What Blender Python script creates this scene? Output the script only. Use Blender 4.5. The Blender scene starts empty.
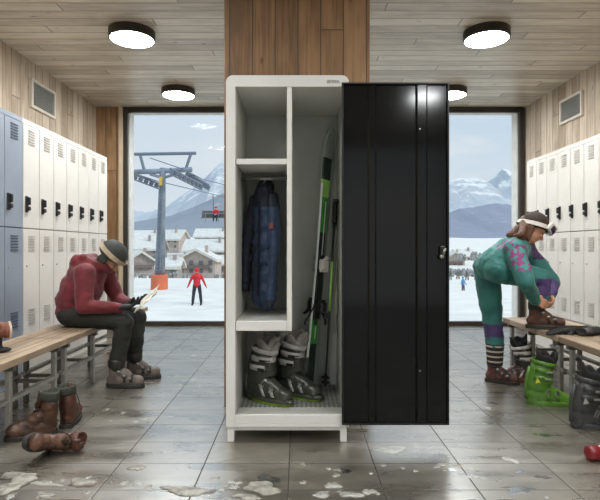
import bpy, math, random
from mathutils import Vector, Matrix, noise
random.seed(7)
SC = bpy.context.scene
COL = SC.collection
PI = math.pi
R = math.radians
F, CX, CY, EYE = 500.0, 298.0, 248.0, 1.06

def px(x, y, D):
    return ((x - CX) / F * D, D, EYE - (y - CY) / F * D)

def floorpx(x, y, z=0.0):
    D = (EYE - z) * F / (y - CY)
    return ((x - CX) / F * D, D, z)

# ------------------------------------------------------------------ mesh building
class MB:
    def __init__(s):
        s.v = []; s.f = []; s.m = []
    def add(s, verts, faces, mi=0):
        b = len(s.v)
        s.v += [tuple(v) for v in verts]
        s.f += [tuple(i + b for i in f) for f in faces]
        s.m += [mi] * len(faces)
        return s
    def box(s, x0, x1, y0, y1, z0, z1, mi=0, M=None, c=0.0):
        """box with optionally chamfered vertical-profile edges (c)"""
        if c <= 0:
            vs = [(x0,y0,z0),(x1,y0,z0),(x1,y1,z0),(x0,y1,z0),(x0,y0,z1),(x1,y0,z1),(x1,y1,z1),(x0,y1,z1)]
            fs = [(0,3,2,1),(4,5,6,7),(0,1,5,4),(1,2,6,5),(2,3,7,6),(3,0,4,7)]
        else:
            vs = []; 
            def ring(z, d):
                return [(x0+c+d*0,y0+d,z),(x1-c,y0+d,z),(x1-d,y0+c,z),(x1-d,y1-c,z),(x1-c,y1-d,z),(x0+c,y1-d,z),(x0+d,y1-c,z),(x0+d,y0+c,z)]
            for z, d in ((z0, c*.7), (z0+c, 0), (z1-c, 0), (z1, c*.7)):
                vs += ring(z, d)
            fs = [tuple(reversed(range(8)))]
            for k in range(3):
                for i in range(8):
                    j = (i+1) % 8
                    fs.append((k*8+i, k*8+j, k*8+8+j, k*8+8+i))
            fs.append(tuple(24+i for i in range(8)))
        if M is not None: vs = [M @ Vector(v) for v in vs]
        return s.add(vs, fs, mi)
    def rings(s, rs, mi=0, closed=True, caps=True):
        b = [v for r in rs for v in r]; n = len(rs[0]); fs = []
        for k in range(len(rs)-1):
            for i in range(n if closed else n-1):
                j = (i+1) % n
                fs.append((k*n+i, k*n+j, (k+1)*n+j, (k+1)*n+i))
        if caps and closed:
            fs.append(tuple(reversed(range(n))))
            fs.append(tuple((len(rs)-1)*n+i for i in range(n)))
        return s.add(b, fs, mi)
    def tube(s, pts, r, n=8, mi=0, caps=True):
        pts = [Vector(p) for p in pts]
        rr = r if isinstance(r, (list, tuple)) else [r]*len(pts)
        rs = []; up = None
        for i, p in enumerate(pts):
            t = (pts[min(i+1, len(pts)-1)] - pts[max(i-1, 0)]).normalized()
            if up is None:
                up = Vector((0,0,1)) if abs(t.z) < .9 else Vector((1,0,0))
            u = t.cross(up).normalized(); w = u.cross(t).normalized(); up = w
            rs.append([p + (u*math.cos(2*PI*k/n) + w*math.sin(2*PI*k/n))*rr[i] for k in range(n)])
        return s.rings(rs, mi, True, caps)
    def cyl(s, c, r, h, n=24, mi=0, r2=None, axis='z'):
        r2 = r if r2 is None else r2
        a = []; b = []
        for k in range(n):
            t = 2*PI*k/n
            p = (math.cos(t), math.sin(t))
            if axis == 'z':
                a.append((c[0]+p[0]*r, c[1]+p[1]*r, c[2])); b.append((c[0]+p[0]*r2, c[1]+p[1]*r2, c[2]+h))
            elif axis == 'y':
                a.append((c[0]+p[0]*r, c[1], c[2]-p[1]*r)); b.append((c[0]+p[0]*r2, c[1]+h, c[2]-p[1]*r2))
            else:
                a.append((c[0], c[1]+p[0]*r, c[2]+p[1]*r)); b.append((c[0]+h, c[1]+p[0]*r2, c[2]+p[1]*r2))
        return s.rings([a, b], mi)
    def ell(s, c, r, n=14, m=9, mi=0, M=None):
        rs = []
        for i in range(m+1):
            ph = -PI/2 + PI*i/m
            ph = max(min(ph, PI/2-.02), -PI/2+.02)
            ring = []
            for k in range(n):
                t = 2*PI*k/n
                v = Vector((r[0]*math.cos(ph)*math.cos(t), r[1]*math.cos(ph)*math.sin(t), r[2]*math.sin(ph)))
                if M is not None: v = M @ v
                ring.append(v + Vector(c))
            rs.append(ring)
        return s.rings(rs, mi)
    def cap(s, a, b, ra, rb, n=14, mi=0):
        """tapered capsule"""
        a = Vector(a); b = Vector(b); t = (b-a)
        L = t.length
        t = t.normalized() if L > 1e-6 else Vector((0,0,1))
        up = Vector((0,0,1)) if abs(t.z) < .9 else Vector((1,0,0))
        u = t.cross(up).normalized(); w = u.cross(t).normalized()
        rs = []
        for k in range(5):
            ph = -PI/2 + (k+.06)*PI/2/5
            rs.append([a + t*math.sin(ph)*ra + (u*math.cos(q)+w*math.sin(q))*math.cos(ph)*ra for q in [2*PI*i/n for i in range(n)]])
        for k in range(5):
            ph = (k+.94)*PI/2/5 if k else 0
            rs.append([b + t*math.sin(ph)*rb + (u*math.cos(q)+w*math.sin(q))*math.cos(ph)*rb for q in [2*PI*i/n for i in range(n)]])
        return s.rings(rs, mi)
    def prism(s, poly, y0, y1, mi=0, plane='xz', M=None):
        n = len(poly)
        if plane == 'xz':
            vs = [(p[0], y0, p[1]) for p in poly] + [(p[0], y1, p[1]) for p in poly]
        elif plane == 'xy':
            vs = [(p[0], p[1], y0) for p in poly] + [(p[0], p[1], y1) for p in poly]
        else:
            vs = [(y0, p[0], p[1]) for p in poly] + [(y1, p[0], p[1]) for p in poly]
        if M is not None: vs = [M @ Vector(v) for v in vs]
        fs = [tuple(range(n)), tuple(reversed(range(n, 2*n)))]
        for i in range(n):
            j = (i+1) % n
            fs.append((j, i, n+i, n+j))
        return s.add(vs, fs, mi)
    def mesh(s, name, mats):
        me = bpy.data.meshes.new(name)
        me.from_pydata(s.v, [], s.f)
        for m in (mats if isinstance(mats, (list, tuple)) else [mats]): me.materials.append(m)
        me.polygons.foreach_set('material_index', s.m)
        me.update()
        import bmesh
        bm = bmesh.new(); bm.from_mesh(me); bmesh.ops.recalc_face_normals(bm, faces=bm.faces); bm.to_mesh(me); bm.free()
        return me
    def build(s, name, mats, parent=None, smooth=False, loc=None, rot=None, bevel=0, sub=0):
        o = bpy.data.objects.new(name, s.mesh(name, mats)); COL.objects.link(o)
        if parent: o.parent = parent
        if loc: o.location = loc
        if rot: o.rotation_euler = rot
        if smooth:
            o.data.polygons.foreach_set('use_smooth', [True]*len(o.data.polygons))
        if bevel:
            b = o.modifiers.new('bevel', 'BEVEL'); b.width = bevel; b.segments = 2; b.limit_method = 'ANGLE'; b.angle_limit = R(40)
        if sub:
            b = o.modifiers.new('sub', 'SUBSURF'); b.levels = sub; b.render_levels = sub
        return o

def organic(name, mb, mats, parent=None, voxel=.008, smooth=6, classify=None, disp=None, loc=None, rot=None):
    """fuse overlapping volumes into ONE continuous skin, smooth it, colour faces by place"""
    me = mb.mesh(name, mats)
    t = bpy.data.objects.new('tmp', me); COL.objects.link(t)
    m = t.modifiers.new('r', 'REMESH'); m.mode = 'VOXEL'; m.voxel_size = voxel; m.use_smooth_shade = True
    m = t.modifiers.new('s', 'SMOOTH'); m.factor = .5; m.iterations = smooth
    dg = bpy.context.evaluated_depsgraph_get()
    new = bpy.data.meshes.new_from_object(t.evaluated_get(dg))
    new.name = name
    bpy.data.objects.remove(t)
    if disp:
        nrm = [v.normal.copy() for v in new.vertices]
        for v, q in zip(new.vertices, nrm):
            v.co += q * disp(v.co)
        new.update()
    new.materials.clear()
    for q in (mats if isinstance(mats, (list, tuple)) else [mats]): new.materials.append(q)
    if classify:
        new.polygons.foreach_set('material_index', [classify(p.center) for p in new.polygons])
    else:
        new.polygons.foreach_set('material_index', [0]*len(new.polygons))
    new.polygons.foreach_set('use_smooth', [True]*len(new.polygons))
    o = bpy.data.objects.new(name, new); COL.objects.link(o)
    if parent: o.parent = parent
    if loc: o.location = loc
    if rot: o.rotation_euler = rot
    return o

def tag(o, label=None, cat=None, group=None, kind=None):
    if label: o['label'] = label
    if cat: o['category'] = cat
    if group: o['group'] = group
    if kind: o['kind'] = kind
    return o
def empty(name, loc=(0,0,0), rz=0, label=None, cat=None, group=None, rot=None):
    o = bpy.data.objects.new(name, None); COL.objects.link(o)
    o.empty_display_size = .1
    o.location = loc; o.rotation_euler = rot if rot else (0, 0, rz)
    return tag(o, label, cat, group)
def sub_empty(name, parent, loc):
    o = bpy.data.objects.new(name, None); COL.objects.link(o); o.parent = parent; o.location = loc
    return o
def struct(o): o['kind'] = 'structure'; return o
def copy_tree(o, parent=None):
    c = o.copy(); COL.objects.link(c)
    if parent is not None: c.parent = parent
    for ch in list(o.children): copy_tree(ch, c)
    return c

# ------------------------------------------------------------------ materials
def lin(c):
    if isinstance(c, str):
        c = [int(c[i:i+2], 16)/255 for i in (0,2,4)]
    return tuple((x/12.92 if x <= .04045 else ((x+.055)/1.055)**2.4) for x in c) + (1,)
def nodes(name):
    m = bpy.data.materials.new(name); m.use_nodes = True
    nt = m.node_tree
    return m, nt, nt.nodes['Principled BSDF'], nt.nodes['Material Output']
def N(nt, t, **k):
    n = nt.nodes.new(t)
    for a, b in k.items():
        if a.startswith('i_'):
            n.inputs[int(a[2:]) if a[2:].isdigit() else a[2:].replace('_', ' ')].default_value = b
        else: setattr(n, a, b)
    return n
def mat(name, col, rough=.5, metal=0, col2=None, nscale=8, nstretch=(1,1,1), bump=0, bscale=60, coat=0, sheen=0, detail=4, contrast=(.35,.65), spec=None):
    m, nt, p, out = nodes(name)
    L = nt.links
    p.inputs['Roughness'].default_value = rough; p.inputs['Metallic'].default_value = metal
    p.inputs['Base Color'].default_value = lin(col)
    if spec is not None: p.inputs['Specular IOR Level'].default_value = spec
    if coat: p.inputs['Coat Weight'].default_value = coat
    if sheen: p.inputs['Sheen Weight'].default_value = sheen
    tc = N(nt, 'ShaderNodeTexCoord')
    mp = N(nt, 'ShaderNodeMapping'); mp.inputs['Scale'].default_value = nstretch
    L.new(tc.outputs['Object'], mp.inputs[0])
    no = N(nt, 'ShaderNodeTexNoise'); no.inputs['Scale'].default_value = nscale; no.inputs['Detail'].default_value = detail
    L.new(mp.outputs[0], no.inputs[0])
    cr = N(nt, 'ShaderNodeValToRGB')
    cr.color_ramp.elements[0].position = contrast[0]; cr.color_ramp.elements[1].position = contrast[1]
    c1 = lin(col); c2 = lin(col2) if col2 else tuple(x*.88 for x in c1[:3])+(1,)
    cr.color_ramp.elements[0].color = c2; cr.color_ramp.elements[1].color = c1
    L.new(no.outputs[0], cr.inputs[0]); L.new(cr.outputs[0], p.inputs['Base Color'])
    if bump:
        n2 = N(nt, 'ShaderNodeTexNoise'); n2.inputs['Scale'].default_value = bscale; n2.inputs['Detail'].default_value = 3
        L.new(mp.outputs[0], n2.inputs[0])
        b = N(nt, 'ShaderNodeBump'); b.inputs['Strength'].default_value = bump; b.inputs['Distance'].default_value = .01
        L.new(n2.outputs[0], b.inputs['Height']); L.new(b.outputs[0], p.inputs['Normal'])
    return m
def emis(name, col, strength):
    m, nt, p, out = nodes(name)
    p.inputs['Base Color'].default_value = lin(col)
    p.inputs['Emission Color'].default_value = lin(col); p.inputs['Emission Strength'].default_value = strength
    return m
def planks(name, along, across, width, ca, cb, seam, rough=.6, length=2.4, seamw=.03, grain=1.0, bump=.3, knots=True, vary=.5):
    """boards running along one axis; per-board tone, grain, knots, seams"""
    m, nt, p, out = nodes(name); L = nt.links
    tc = N(nt, 'ShaderNodeTexCoord'); sp = N(nt, 'ShaderNodeSeparateXYZ'); L.new(tc.outputs['Object'], sp.inputs[0])
    A = sp.outputs['XYZ'.index(along)]; B = sp.outputs['XYZ'.index(across)]
    def math_(op, a, b=None):
        n = N(nt, 'ShaderNodeMath', operation=op)
        for i, q in enumerate((a, b)):
            if q is None: continue
            if isinstance(q, (int, float)): n.inputs[i].default_value = q
            else: L.new(q, n.inputs[i])
        return n.outputs[0]
    bi = math_('DIVIDE', B, width); row = math_('FLOOR', bi); fr = math_('FRACT', bi)
    off = math_('MULTIPLY', row, .37*length)
    al = math_('DIVIDE', math_('ADD', A, off), length); brd = math_('FLOOR', al); fl = math_('FRACT', al)
    cmb = N(nt, 'ShaderNodeCombineXYZ'); L.new(row, cmb.inputs[0]); L.new(brd, cmb.inputs[1])
    wn = N(nt, 'ShaderNodeTexWhiteNoise', noise_dimensions='3D'); L.new(cmb.outputs[0], wn.inputs[0])
    # grain coords
    g = N(nt, 'ShaderNodeCombineXYZ')
    L.new(math_('MULTIPLY', A, 1.3), g.inputs[0]); L.new(math_('MULTIPLY', B, 26*grain), g.inputs[1]); L.new(math_('MULTIPLY', wn.outputs[0], 40), g.inputs[2])
    n1 = N(nt, 'ShaderNodeTexNoise'); n1.inputs['Scale'].default_value = 1.6; n1.inputs['Detail'].default_value = 6; n1.inputs['Distortion'].default_value = .6
    L.new(g.outputs[0], n1.inputs[0])
    k = N(nt, 'ShaderNodeCombineXYZ')
    L.new(math_('MULTIPLY', A, 2.2), k.inputs[0]); L.new(math_('MULTIPLY', B, 7), k.inputs[1]); L.new(math_('MULTIPLY', wn.outputs[0], 17), k.inputs[2])
    n2 = N(nt, 'ShaderNodeTexNoise'); n2.inputs['Scale'].default_value = 1.7; n2.inputs['Detail'].default_value = 2
    L.new(k.outputs[0], n2.inputs[0])
    s = math_('ADD', math_('MULTIPLY', n1.outputs[0], .9), math_('MULTIPLY', math_('SUBTRACT', wn.outputs[0], .5), vary))
    s = math_('ADD', s, math_('MULTIPLY', math_('SUBTRACT', n2.outputs[0], .5), .6))
    cr = N(nt, 'ShaderNodeValToRGB'); cr.color_ramp.elements[0].position = .22; cr.color_ramp.elements[1].position = .72
    cr.color_ramp.elements[0].color = lin(cb); cr.color_ramp.elements[1].color = lin(ca)
    L.new(s, cr.inputs[0])
    col = cr.outputs[0]
    if knots:
        vo = N(nt, 'ShaderNodeTexVoronoi'); vo.inputs['Scale'].default_value = 1.0
        kk = N(nt, 'ShaderNodeCombineXYZ'); L.new(math_('MULTIPLY', A, 3.2), kk.inputs[0]); L.new(math_('MULTIPLY', B, 6.5), kk.inputs[1]); L.new(row, kk.inputs[2])
        L.new(kk.outputs[0], vo.inputs[0])
        kr = N(nt, 'ShaderNodeValToRGB'); kr.color_ramp.elements[0].position = .03; kr.color_ramp.elements[1].position = .11
        kr.color_ramp.elements[0].color = (.35,.3,.26,1); kr.color_ramp.elements[1].color = (1,1,1,1)
        L.new(vo.outputs[0], kr.inputs[0])
        mx = N(nt, 'ShaderNodeMix', data_type='RGBA', blend_type='MULTIPLY'); mx.inputs[0].default_value = .8
        L.new(col, mx.inputs[6]); L.new(kr.outputs[0], mx.inputs[7]); col = mx.outputs[2]
    # seams
    e = math_('MINIMUM', fr, math_('SUBTRACT', 1.0, fr)); e2 = math_('MULTIPLY', math_('MINIMUM', fl, math_('SUBTRACT', 1.0, fl)), length/width)
    e = math_('MINIMUM', e, e2)
    sm = N(nt, 'ShaderNodeMapRange'); sm.inputs['From Min'].default_value = seamw*.4; sm.inputs['From Max'].default_value = seamw
    L.new(e, sm.inputs[0])
    mx = N(nt, 'ShaderNodeMix', data_type='RGBA'); L.new(sm.outputs[0], mx.inputs[0]); mx.inputs[6].default_value = lin(seam); L.new(col, mx.inputs[7])
    L.new(mx.outputs[2], p.inputs['Base Color'])
    p.inputs['Roughness'].default_value = rough
    h = math_('ADD', math_('MULTIPLY', n1.outputs[0], .25), sm.outputs[0])
    b = N(nt, 'ShaderNodeBump'); b.inputs['Strength'].default_value = bump; b.inputs['Distance'].default_value = .004
    L.new(h, b.inputs['Height']); L.new(b.outputs[0], p.inputs['Normal'])
    return m

M = {}
M['ceil'] = planks('ceiling boards', 'X', 'Y', .135, 'D2C9B9', 'A89C8B', '786D60', .36, 2.6, .05)
M['wallwood'] = planks('wall boards', 'Z', 'Y', .145, 'C4B4A0', '99866F', '6E5F50', .6, 3.2, .045)
M['backwood'] = planks('end wall boards', 'Z', 'X', .145, 'A58562', '7C5C3C', '50402F', .6, 3.2, .045)
M['colwood'] = planks('column boards', 'Z', 'X', .152, '866644', '5C4229', '33251A', .6, 4, .03, grain=1.2)
M['bench'] = planks('bench boards', 'Y', 'X', .117, 'AE9981', '88745E', '54463A', .5, 3, .04, knots=False)
M['white'] = mat('white powder coat', 'DAD9D3', .38, 0, 'D2D1CB', 3)
M['cream'] = mat('cream locker paint', 'CFCAC2', .42, 0, 'C6C0B8', 2.5)
M['blue'] = mat('slate blue locker paint', '878F9A', .4, 0, '7C8490', 2.5)
M['seamdark'] = mat('painted gap shade', '8D877E', .6)  # darker than the cream doors: gap shade put into the colour
M['bluegap'] = mat('painted blue gap shade', '4D586A', .6)  # darkened blue: shade of door gaps and louvres put into the colour
M['lockgrey'] = mat('grey locker lining', 'BCBDB4', .5, 0, 'B4B5AD', 3)
M['liningside'] = mat('pale locker lining', 'C4C4BC', .45, 0, 'BCBCB5', 3)
M['door'] = mat('matte black door steel', '131310', .11, .0, '10100E', 2, spec=.26)
M['doorlip'] = mat('black door edge', '121210', .45)
M['black'] = mat('black plastic', '161616', .4)
M['blackfab'] = mat('black fabric', '1C1C1B', .85, bump=.3, bscale=120)
M['steel'] = mat('brushed steel', 'A6A6A2', .35, .8, '8E8E8A', 30, (1,1,.1))
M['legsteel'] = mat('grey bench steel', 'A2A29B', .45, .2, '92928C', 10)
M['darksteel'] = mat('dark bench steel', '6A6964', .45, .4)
M['frame'] = mat('dark brown window frame', '2E2822', .45)
M['trimw'] = mat('pale jamb', 'D8D6D0', .6)
M['trimc'] = mat('cream wood trim', 'C3B197', .6)
M['ventf'] = mat('vent frame cream', 'CFC6B8', .5)
M['ventg'] = mat('vent grille grey', '85857F', .6)
M['lamprim'] = mat('dark brown lamp rim', '2B241D', .4)
M['lampglow'] = emis('lamp diffuser glow', 'FAFEFF', 126)
M['red'] = mat('red jacket fabric', '6E1820', .75, 0, '55121A', 7, bump=.5, bscale=35, sheen=.15)
M['pants'] = mat('dark olive trousers', '26261F', .85, 0, '1D1D18', 6, bump=.5, bscale=30)
M['skin'] = mat('skin', 'C08D72', .5, 0, 'B07E64', 10)
M['beanie'] = mat('dark green helmet', '30322A', .7, 0, '262820', 12, bump=.4, bscale=140)
M['strap'] = mat('cream goggle strap', 'B9A78C', .6, 0, 'A3917A', 12)
M['gogglew'] = mat('white goggle frame', 'D5CFC6', .4)
M['lens'] = mat('purple lens', '3A2E44', .12, .3, '4E3A58', 8)
M['glove'] = mat('black glove', '191A19', .7, bump=.4, bscale=80)
M['bootgrey'] = mat('taupe boot shell', '6E625A', .5, 0, '544A44', 14)
M['bootdark'] = mat('dark boot trim', '26231F', .5)
M['paper'] = mat('magazine paper', 'DAD5C7', .6, 0, 'C2BDB0', 30, (1,1,1), contrast=(.44,.56))
M['teal'] = mat('teal ski suit', '286E66', .65, 0, '205E58', 7, bump=.5, bscale=35, sheen=.1)
M['purple'] = mat('purple knee panel', '4A3566', .7, 0, '3B2B55', 12, bump=.3)
M['pattern'] = mat('magenta patterned yoke', '7A2F66', .7, 0, '2E8077', 34, contrast=(.47,.52), detail=1)
M['pattern2'] = mat('purple patterned yoke', '5A3568', .7, 0, '35304F', 30, contrast=(.45,.52), detail=1)
M['hair'] = mat('brown hair', '3B2518', .55, 0, '6A432A', 30, (6,6,.6), bump=.4, bscale=60)
M['brownhat'] = mat('dark brown hat', '35271C', .8, 0, '2A1F16', 20, bump=.5, bscale=150)
M['leather'] = mat('brown leather', '543522', .45, 0, '352114', 16, bump=.4, bscale=50)
M['leathertoe'] = mat('worn brown leather', '63422D', .5, 0, '382317', 20, bump=.4, bscale=50)
M['rustleather'] = mat('reddish brown leather', '5A3021', .45, 0, '381E15', 18, bump=.4, bscale=50)
M['rubber'] = mat('dark rubber sole', '2A2520', .8)
M['collar'] = mat('olive grey padded collar', '3A3B33', .85, bump=.3)
M['lace'] = mat('dark laces', '1C1611', .8)
M['brownboot'] = mat('brown snow boot', '5A3A2C', .55, 0, '44291F', 16, bump=.3)
M['maroonboot'] = mat('maroon boot', '5E3831', .5, 0, '492A25', 16)
M['oliveshell'] = mat('dark olive ski boot shell', '383A31', .3, 0, '2D2F27', 8)
M['cuffgrey'] = mat('grey boot plastic', 'A3A09A', .4, 0, '918E88', 10)
M['linergrey'] = mat('grey boot liner', '948E88', .8, 0, '77716C', 20, bump=.3)
M['lime'] = mat('lime sole', '6F8A22', .5, 0, '4A5A1E', 12)
M['greenshell'] = mat('bright green ski boot shell', '55802B', .32, 0, '4A7225', 6)
M['yellow'] = mat('yellow emblem', 'C8C83A', .5)
M['charshell'] = mat('charcoal ski boot shell', '3A3A38', .35, 0, '30302F', 8)
M['buckle'] = mat('silver buckle', '8F8E88', .35, .6)
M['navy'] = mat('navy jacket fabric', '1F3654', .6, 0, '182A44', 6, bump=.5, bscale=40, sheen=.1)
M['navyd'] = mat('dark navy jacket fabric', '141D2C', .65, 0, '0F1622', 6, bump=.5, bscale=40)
M['patch'] = mat('small rust patch', '7A4438', .7)
M['skiblack'] = mat('black ski topsheet', '1A1E1A', .3, 0, '24352A', 9)
M['skigreen'] = mat('green ski graphic', '4FA845', .35, 0, '3A8A3A', 9)
M['skilime'] = mat('light green ski stripe', '9CD066', .35)
M['skiwhite'] = mat('pale ski edge', 'DDE4DC', .35)
M['skibase'] = mat('grey ski base', '8A8F88', .4)
M['bottle'] = mat('white bottle body', 'BDBAB4', .35)
M['redcap'] = mat('dark red cap', '74151B', .4)
M['wood2'] = mat('hanger wood', '6B4B30', .5)
M['snow'] = mat('outdoor snow', 'D9D2C4', .8, 0, 'C9C3B8', .6, bump=.25, bscale=3)
M['orangepad'] = mat('orange safety padding', 'CF6F4C', .7, 0, 'BE6243', 2)
M['pylon'] = mat('galvanised pylon steel', '8A939D', .5, .2, '707983', 2)
M['pylond'] = mat('dark pylon steel', '727B86', .55, .2)
M['ysign'] = mat('pylon sign yellow', 'D9B34A', .6)
M['chalet'] = mat('chalet wall', 'B5A79C', .8, 0, 'A3958B', .8)
M['chaletw'] = mat('chalet timber wall', 'A0958E', .8, 0, '8E837D', .8)
M['chaletwin'] = mat('chalet window glass', '6A6F78', .3)
M['chaletframe'] = mat('chalet timber frame', '6E625C', .7)
M['roofsnow'] = mat('snow on roof', 'D0CBC0', .8, 0, 'BFBBB3', .8)
M['hedge'] = mat('frosted shrub', 'A9A6A2', .9, 0, '7A7773', 1.5, contrast=(.4,.6))
M['redcoat'] = mat('bright red ski coat', 'C8202E', .7)
M['bluecoat'] = mat('light blue ski coat', '4E8FB8', .7)
M['darkpants'] = mat('dark ski trousers', '2A2F3A', .8)
M['mauvepants'] = mat('mauve ski trousers', '6A5468', .8)
M['tealmit'] = mat('teal mitten', '2E6E6C', .7, bump=.3)
M['tan'] = mat('tan mitten palm', '7C4A3A', .7, bump=.3)
M['fleece'] = mat('cream fleece cuff', 'CBBBA8', .9, bump=.5, bscale=200)
M['mud'] = mat('dirty snow', '9A958A', .5, 0, '67635B', 22, bump=.5, bscale=40)
M['icewet'] = mat('wet clear snow', 'A9A7A0', .3, 0, '85837C', 18, bump=.4, bscale=40)

def glass_mat(name, tint=(1,1,1,1), rough=0.0, f=.5):
    m, nt, p, out = nodes(name); nt.nodes.remove(p); L = nt.links
    t = N(nt, 'ShaderNodeBsdfTransparent'); t.inputs[0].default_value = tint
    g = N(nt, 'ShaderNodeBsdfGlossy'); g.inputs['Roughness'].default_value = rough
    fr = N(nt, 'ShaderNodeFresnel'); fr.inputs[0].default_value = 1.33
    mu = N(nt, 'ShaderNodeMath', operation='MULTIPLY'); mu.inputs[1].default_value = f; L.new(fr.outputs[0], mu.inputs[0])
    x = N(nt, 'ShaderNodeMixShader'); L.new(mu.outputs[0], x.inputs[0]); L.new(t.outputs[0], x.inputs[1]); L.new(g.outputs[0], x.inputs[2])
    L.new(x.outputs[0], out.inputs[0])
    return m
M['glass'] = glass_mat('window glass', f=.05)
def water_mat():
    m, nt, p, out = nodes('meltwater'); L = nt.links
    nt.nodes.remove(p)
    t = N(nt, 'ShaderNodeBsdfTransparent'); t.inputs[0].default_value = (.80,.79,.77,1)
    g = N(nt, 'ShaderNodeBsdfGlossy'); g.inputs['Roughness'].default_value = .2; g.inputs[0].default_value = (.75,.75,.75,1)
    fr = N(nt, 'ShaderNodeFresnel'); fr.inputs[0].default_value = 1.45
    x = N(nt, 'ShaderNodeMixShader'); L.new(fr.outputs[0], x.inputs[0]); L.new(t.outputs[0], x.inputs[1]); L.new(g.outputs[0], x.inputs[2])
    L.new(x.outputs[0], out.inputs[0]); return m
M['water'] = water_mat()

def floor_mat():
    m, nt, p, out = nodes('grey slate floor tiles'); L = nt.links
    tc = N(nt, 'ShaderNodeTexCoord'); sp = N(nt, 'ShaderNodeSeparateXYZ'); L.new(tc.outputs['Object'], sp.inputs[0])
    def ma(op, a, b=None, c=None):
        n = N(nt, 'ShaderNodeMath', operation=op)
        for i, q in enumerate((a, b, c)):
            if q is None: continue
            if isinstance(q, (int, float)): n.inputs[i].default_value = q
            else: L.new(q, n.inputs[i])
        return n.outputs[0]
    TX, TY = .416, .27
    ux = ma('DIVIDE', ma('ADD', sp.outputs[0], .043), TX); uy = ma('DIVIDE', ma('ADD', sp.outputs[1], -2.19), TY)
    fx = ma('FRACT', ux); fy = ma('FRACT', uy)
    ex = ma('MULTIPLY', ma('MINIMUM', fx, ma('SUBTRACT', 1.0, fx)), TX); ey = ma('MULTIPLY', ma('MINIMUM', fy, ma('SUBTRACT', 1.0, fy)), TY)
    gx = N(nt, 'ShaderNodeMapRange'); gx.inputs['From Min'].default_value = .0012; gx.inputs['From Max'].default_value = .0042; L.new(ex, gx.inputs[0])
    gy = N(nt, 'ShaderNodeMapRange'); gy.inputs['From Min'].default_value = .0008; gy.inputs['From Max'].default_value = .0034; L.new(ey, gy.inputs[0])
    g = ma('MINIMUM', gx.outputs[0], gy.outputs[0])
    c = N(nt, 'ShaderNodeCombineXYZ'); L.new(ma('FLOOR', ux), c.inputs[0]); L.new(ma('FLOOR', uy), c.inputs[1])
    wn = N(nt, 'ShaderNodeTexWhiteNoise', noise_dimensions='3D'); L.new(c.outputs[0], wn.inputs[0])
    mp = N(nt, 'ShaderNodeMapping'); mp.inputs['Scale'].default_value = (1.3, 5, 1); L.new(tc.outputs['Object'], mp.inputs[0])
    n1 = N(nt, 'ShaderNodeTexNoise'); n1.inputs['Scale'].default_value = 2.2; n1.inputs['Detail'].default_value = 8; n1.inputs['Roughness'].default_value = .65; L.new(mp.outputs[0], n1.inputs[0])
    n2 = N(nt, 'ShaderNodeTexNoise'); n2.inputs['Scale'].default_value = 14; n2.inputs['Detail'].default_value = 6; L.new(tc.outputs['Object'], n2.inputs[0])
    s = ma('ADD', ma('MULTIPLY', n1.outputs[0], .7), ma('MULTIPLY', n2.outputs[0], .3))
    s = ma('ADD', s, ma('MULTIPLY', ma('SUBTRACT', wn.outputs[0], .5), .13))
    cr = N(nt, 'ShaderNodeValToRGB'); cr.color_ramp.elements[0].position = .32; cr.color_ramp.elements[1].position = .7
    cr.color_ramp.elements[0].color = lin('35312A'); cr.color_ramp.elements[1].color = lin('6E675B'); L.new(s, cr.inputs[0])
    mx = N(nt, 'ShaderNodeMix', data_type='RGBA'); L.new(g, mx.inputs[0]); mx.inputs[6].default_value = lin('35332F'); L.new(cr.outputs[0], mx.inputs[7])
    L.new(mx.outputs[2], p.inputs['Base Color'])
    n3 = N(nt, 'ShaderNodeTexNoise'); n3.inputs['Scale'].default_value = 1.6; n3.inputs['Detail'].default_value = 5; L.new(mp.outputs[0], n3.inputs[0])
    rr = N(nt, 'ShaderNodeMapRange'); rr.inputs['From Min'].default_value = .35; rr.inputs['From Max'].default_value = .68
    rr.inputs['To Min'].default_value = .24; rr.inputs['To Max'].default_value = .40; p.inputs['IOR'].default_value = 3.1; p.inputs['Specular Tint'].default_value = (1,.965,.91,1); L.new(n3.outputs[0], rr.inputs[0])
    rg = N(nt, 'ShaderNodeMapRange'); L.new(g, rg.inputs[0]); rg.inputs['To Min'].default_value = .85; L.new(rr.outputs[0], rg.inputs['To Max'])
    L.new(rg.outputs[0], p.inputs['Roughness']); sg = ma('MULTIPLY', g, .5); L.new(sg, p.inputs['Specular IOR Level'])
    b = N(nt, 'ShaderNodeBump'); b.inputs['Strength'].default_value = .25; b.inputs['Distance'].default_value = .003
    L.new(ma('ADD', g, ma('MULTIPLY', n1.outputs[0], .8)), b.inputs['Height']); L.new(b.outputs[0], p.inputs['Normal'])
    return m
M['floor'] = floor_mat()

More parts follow.
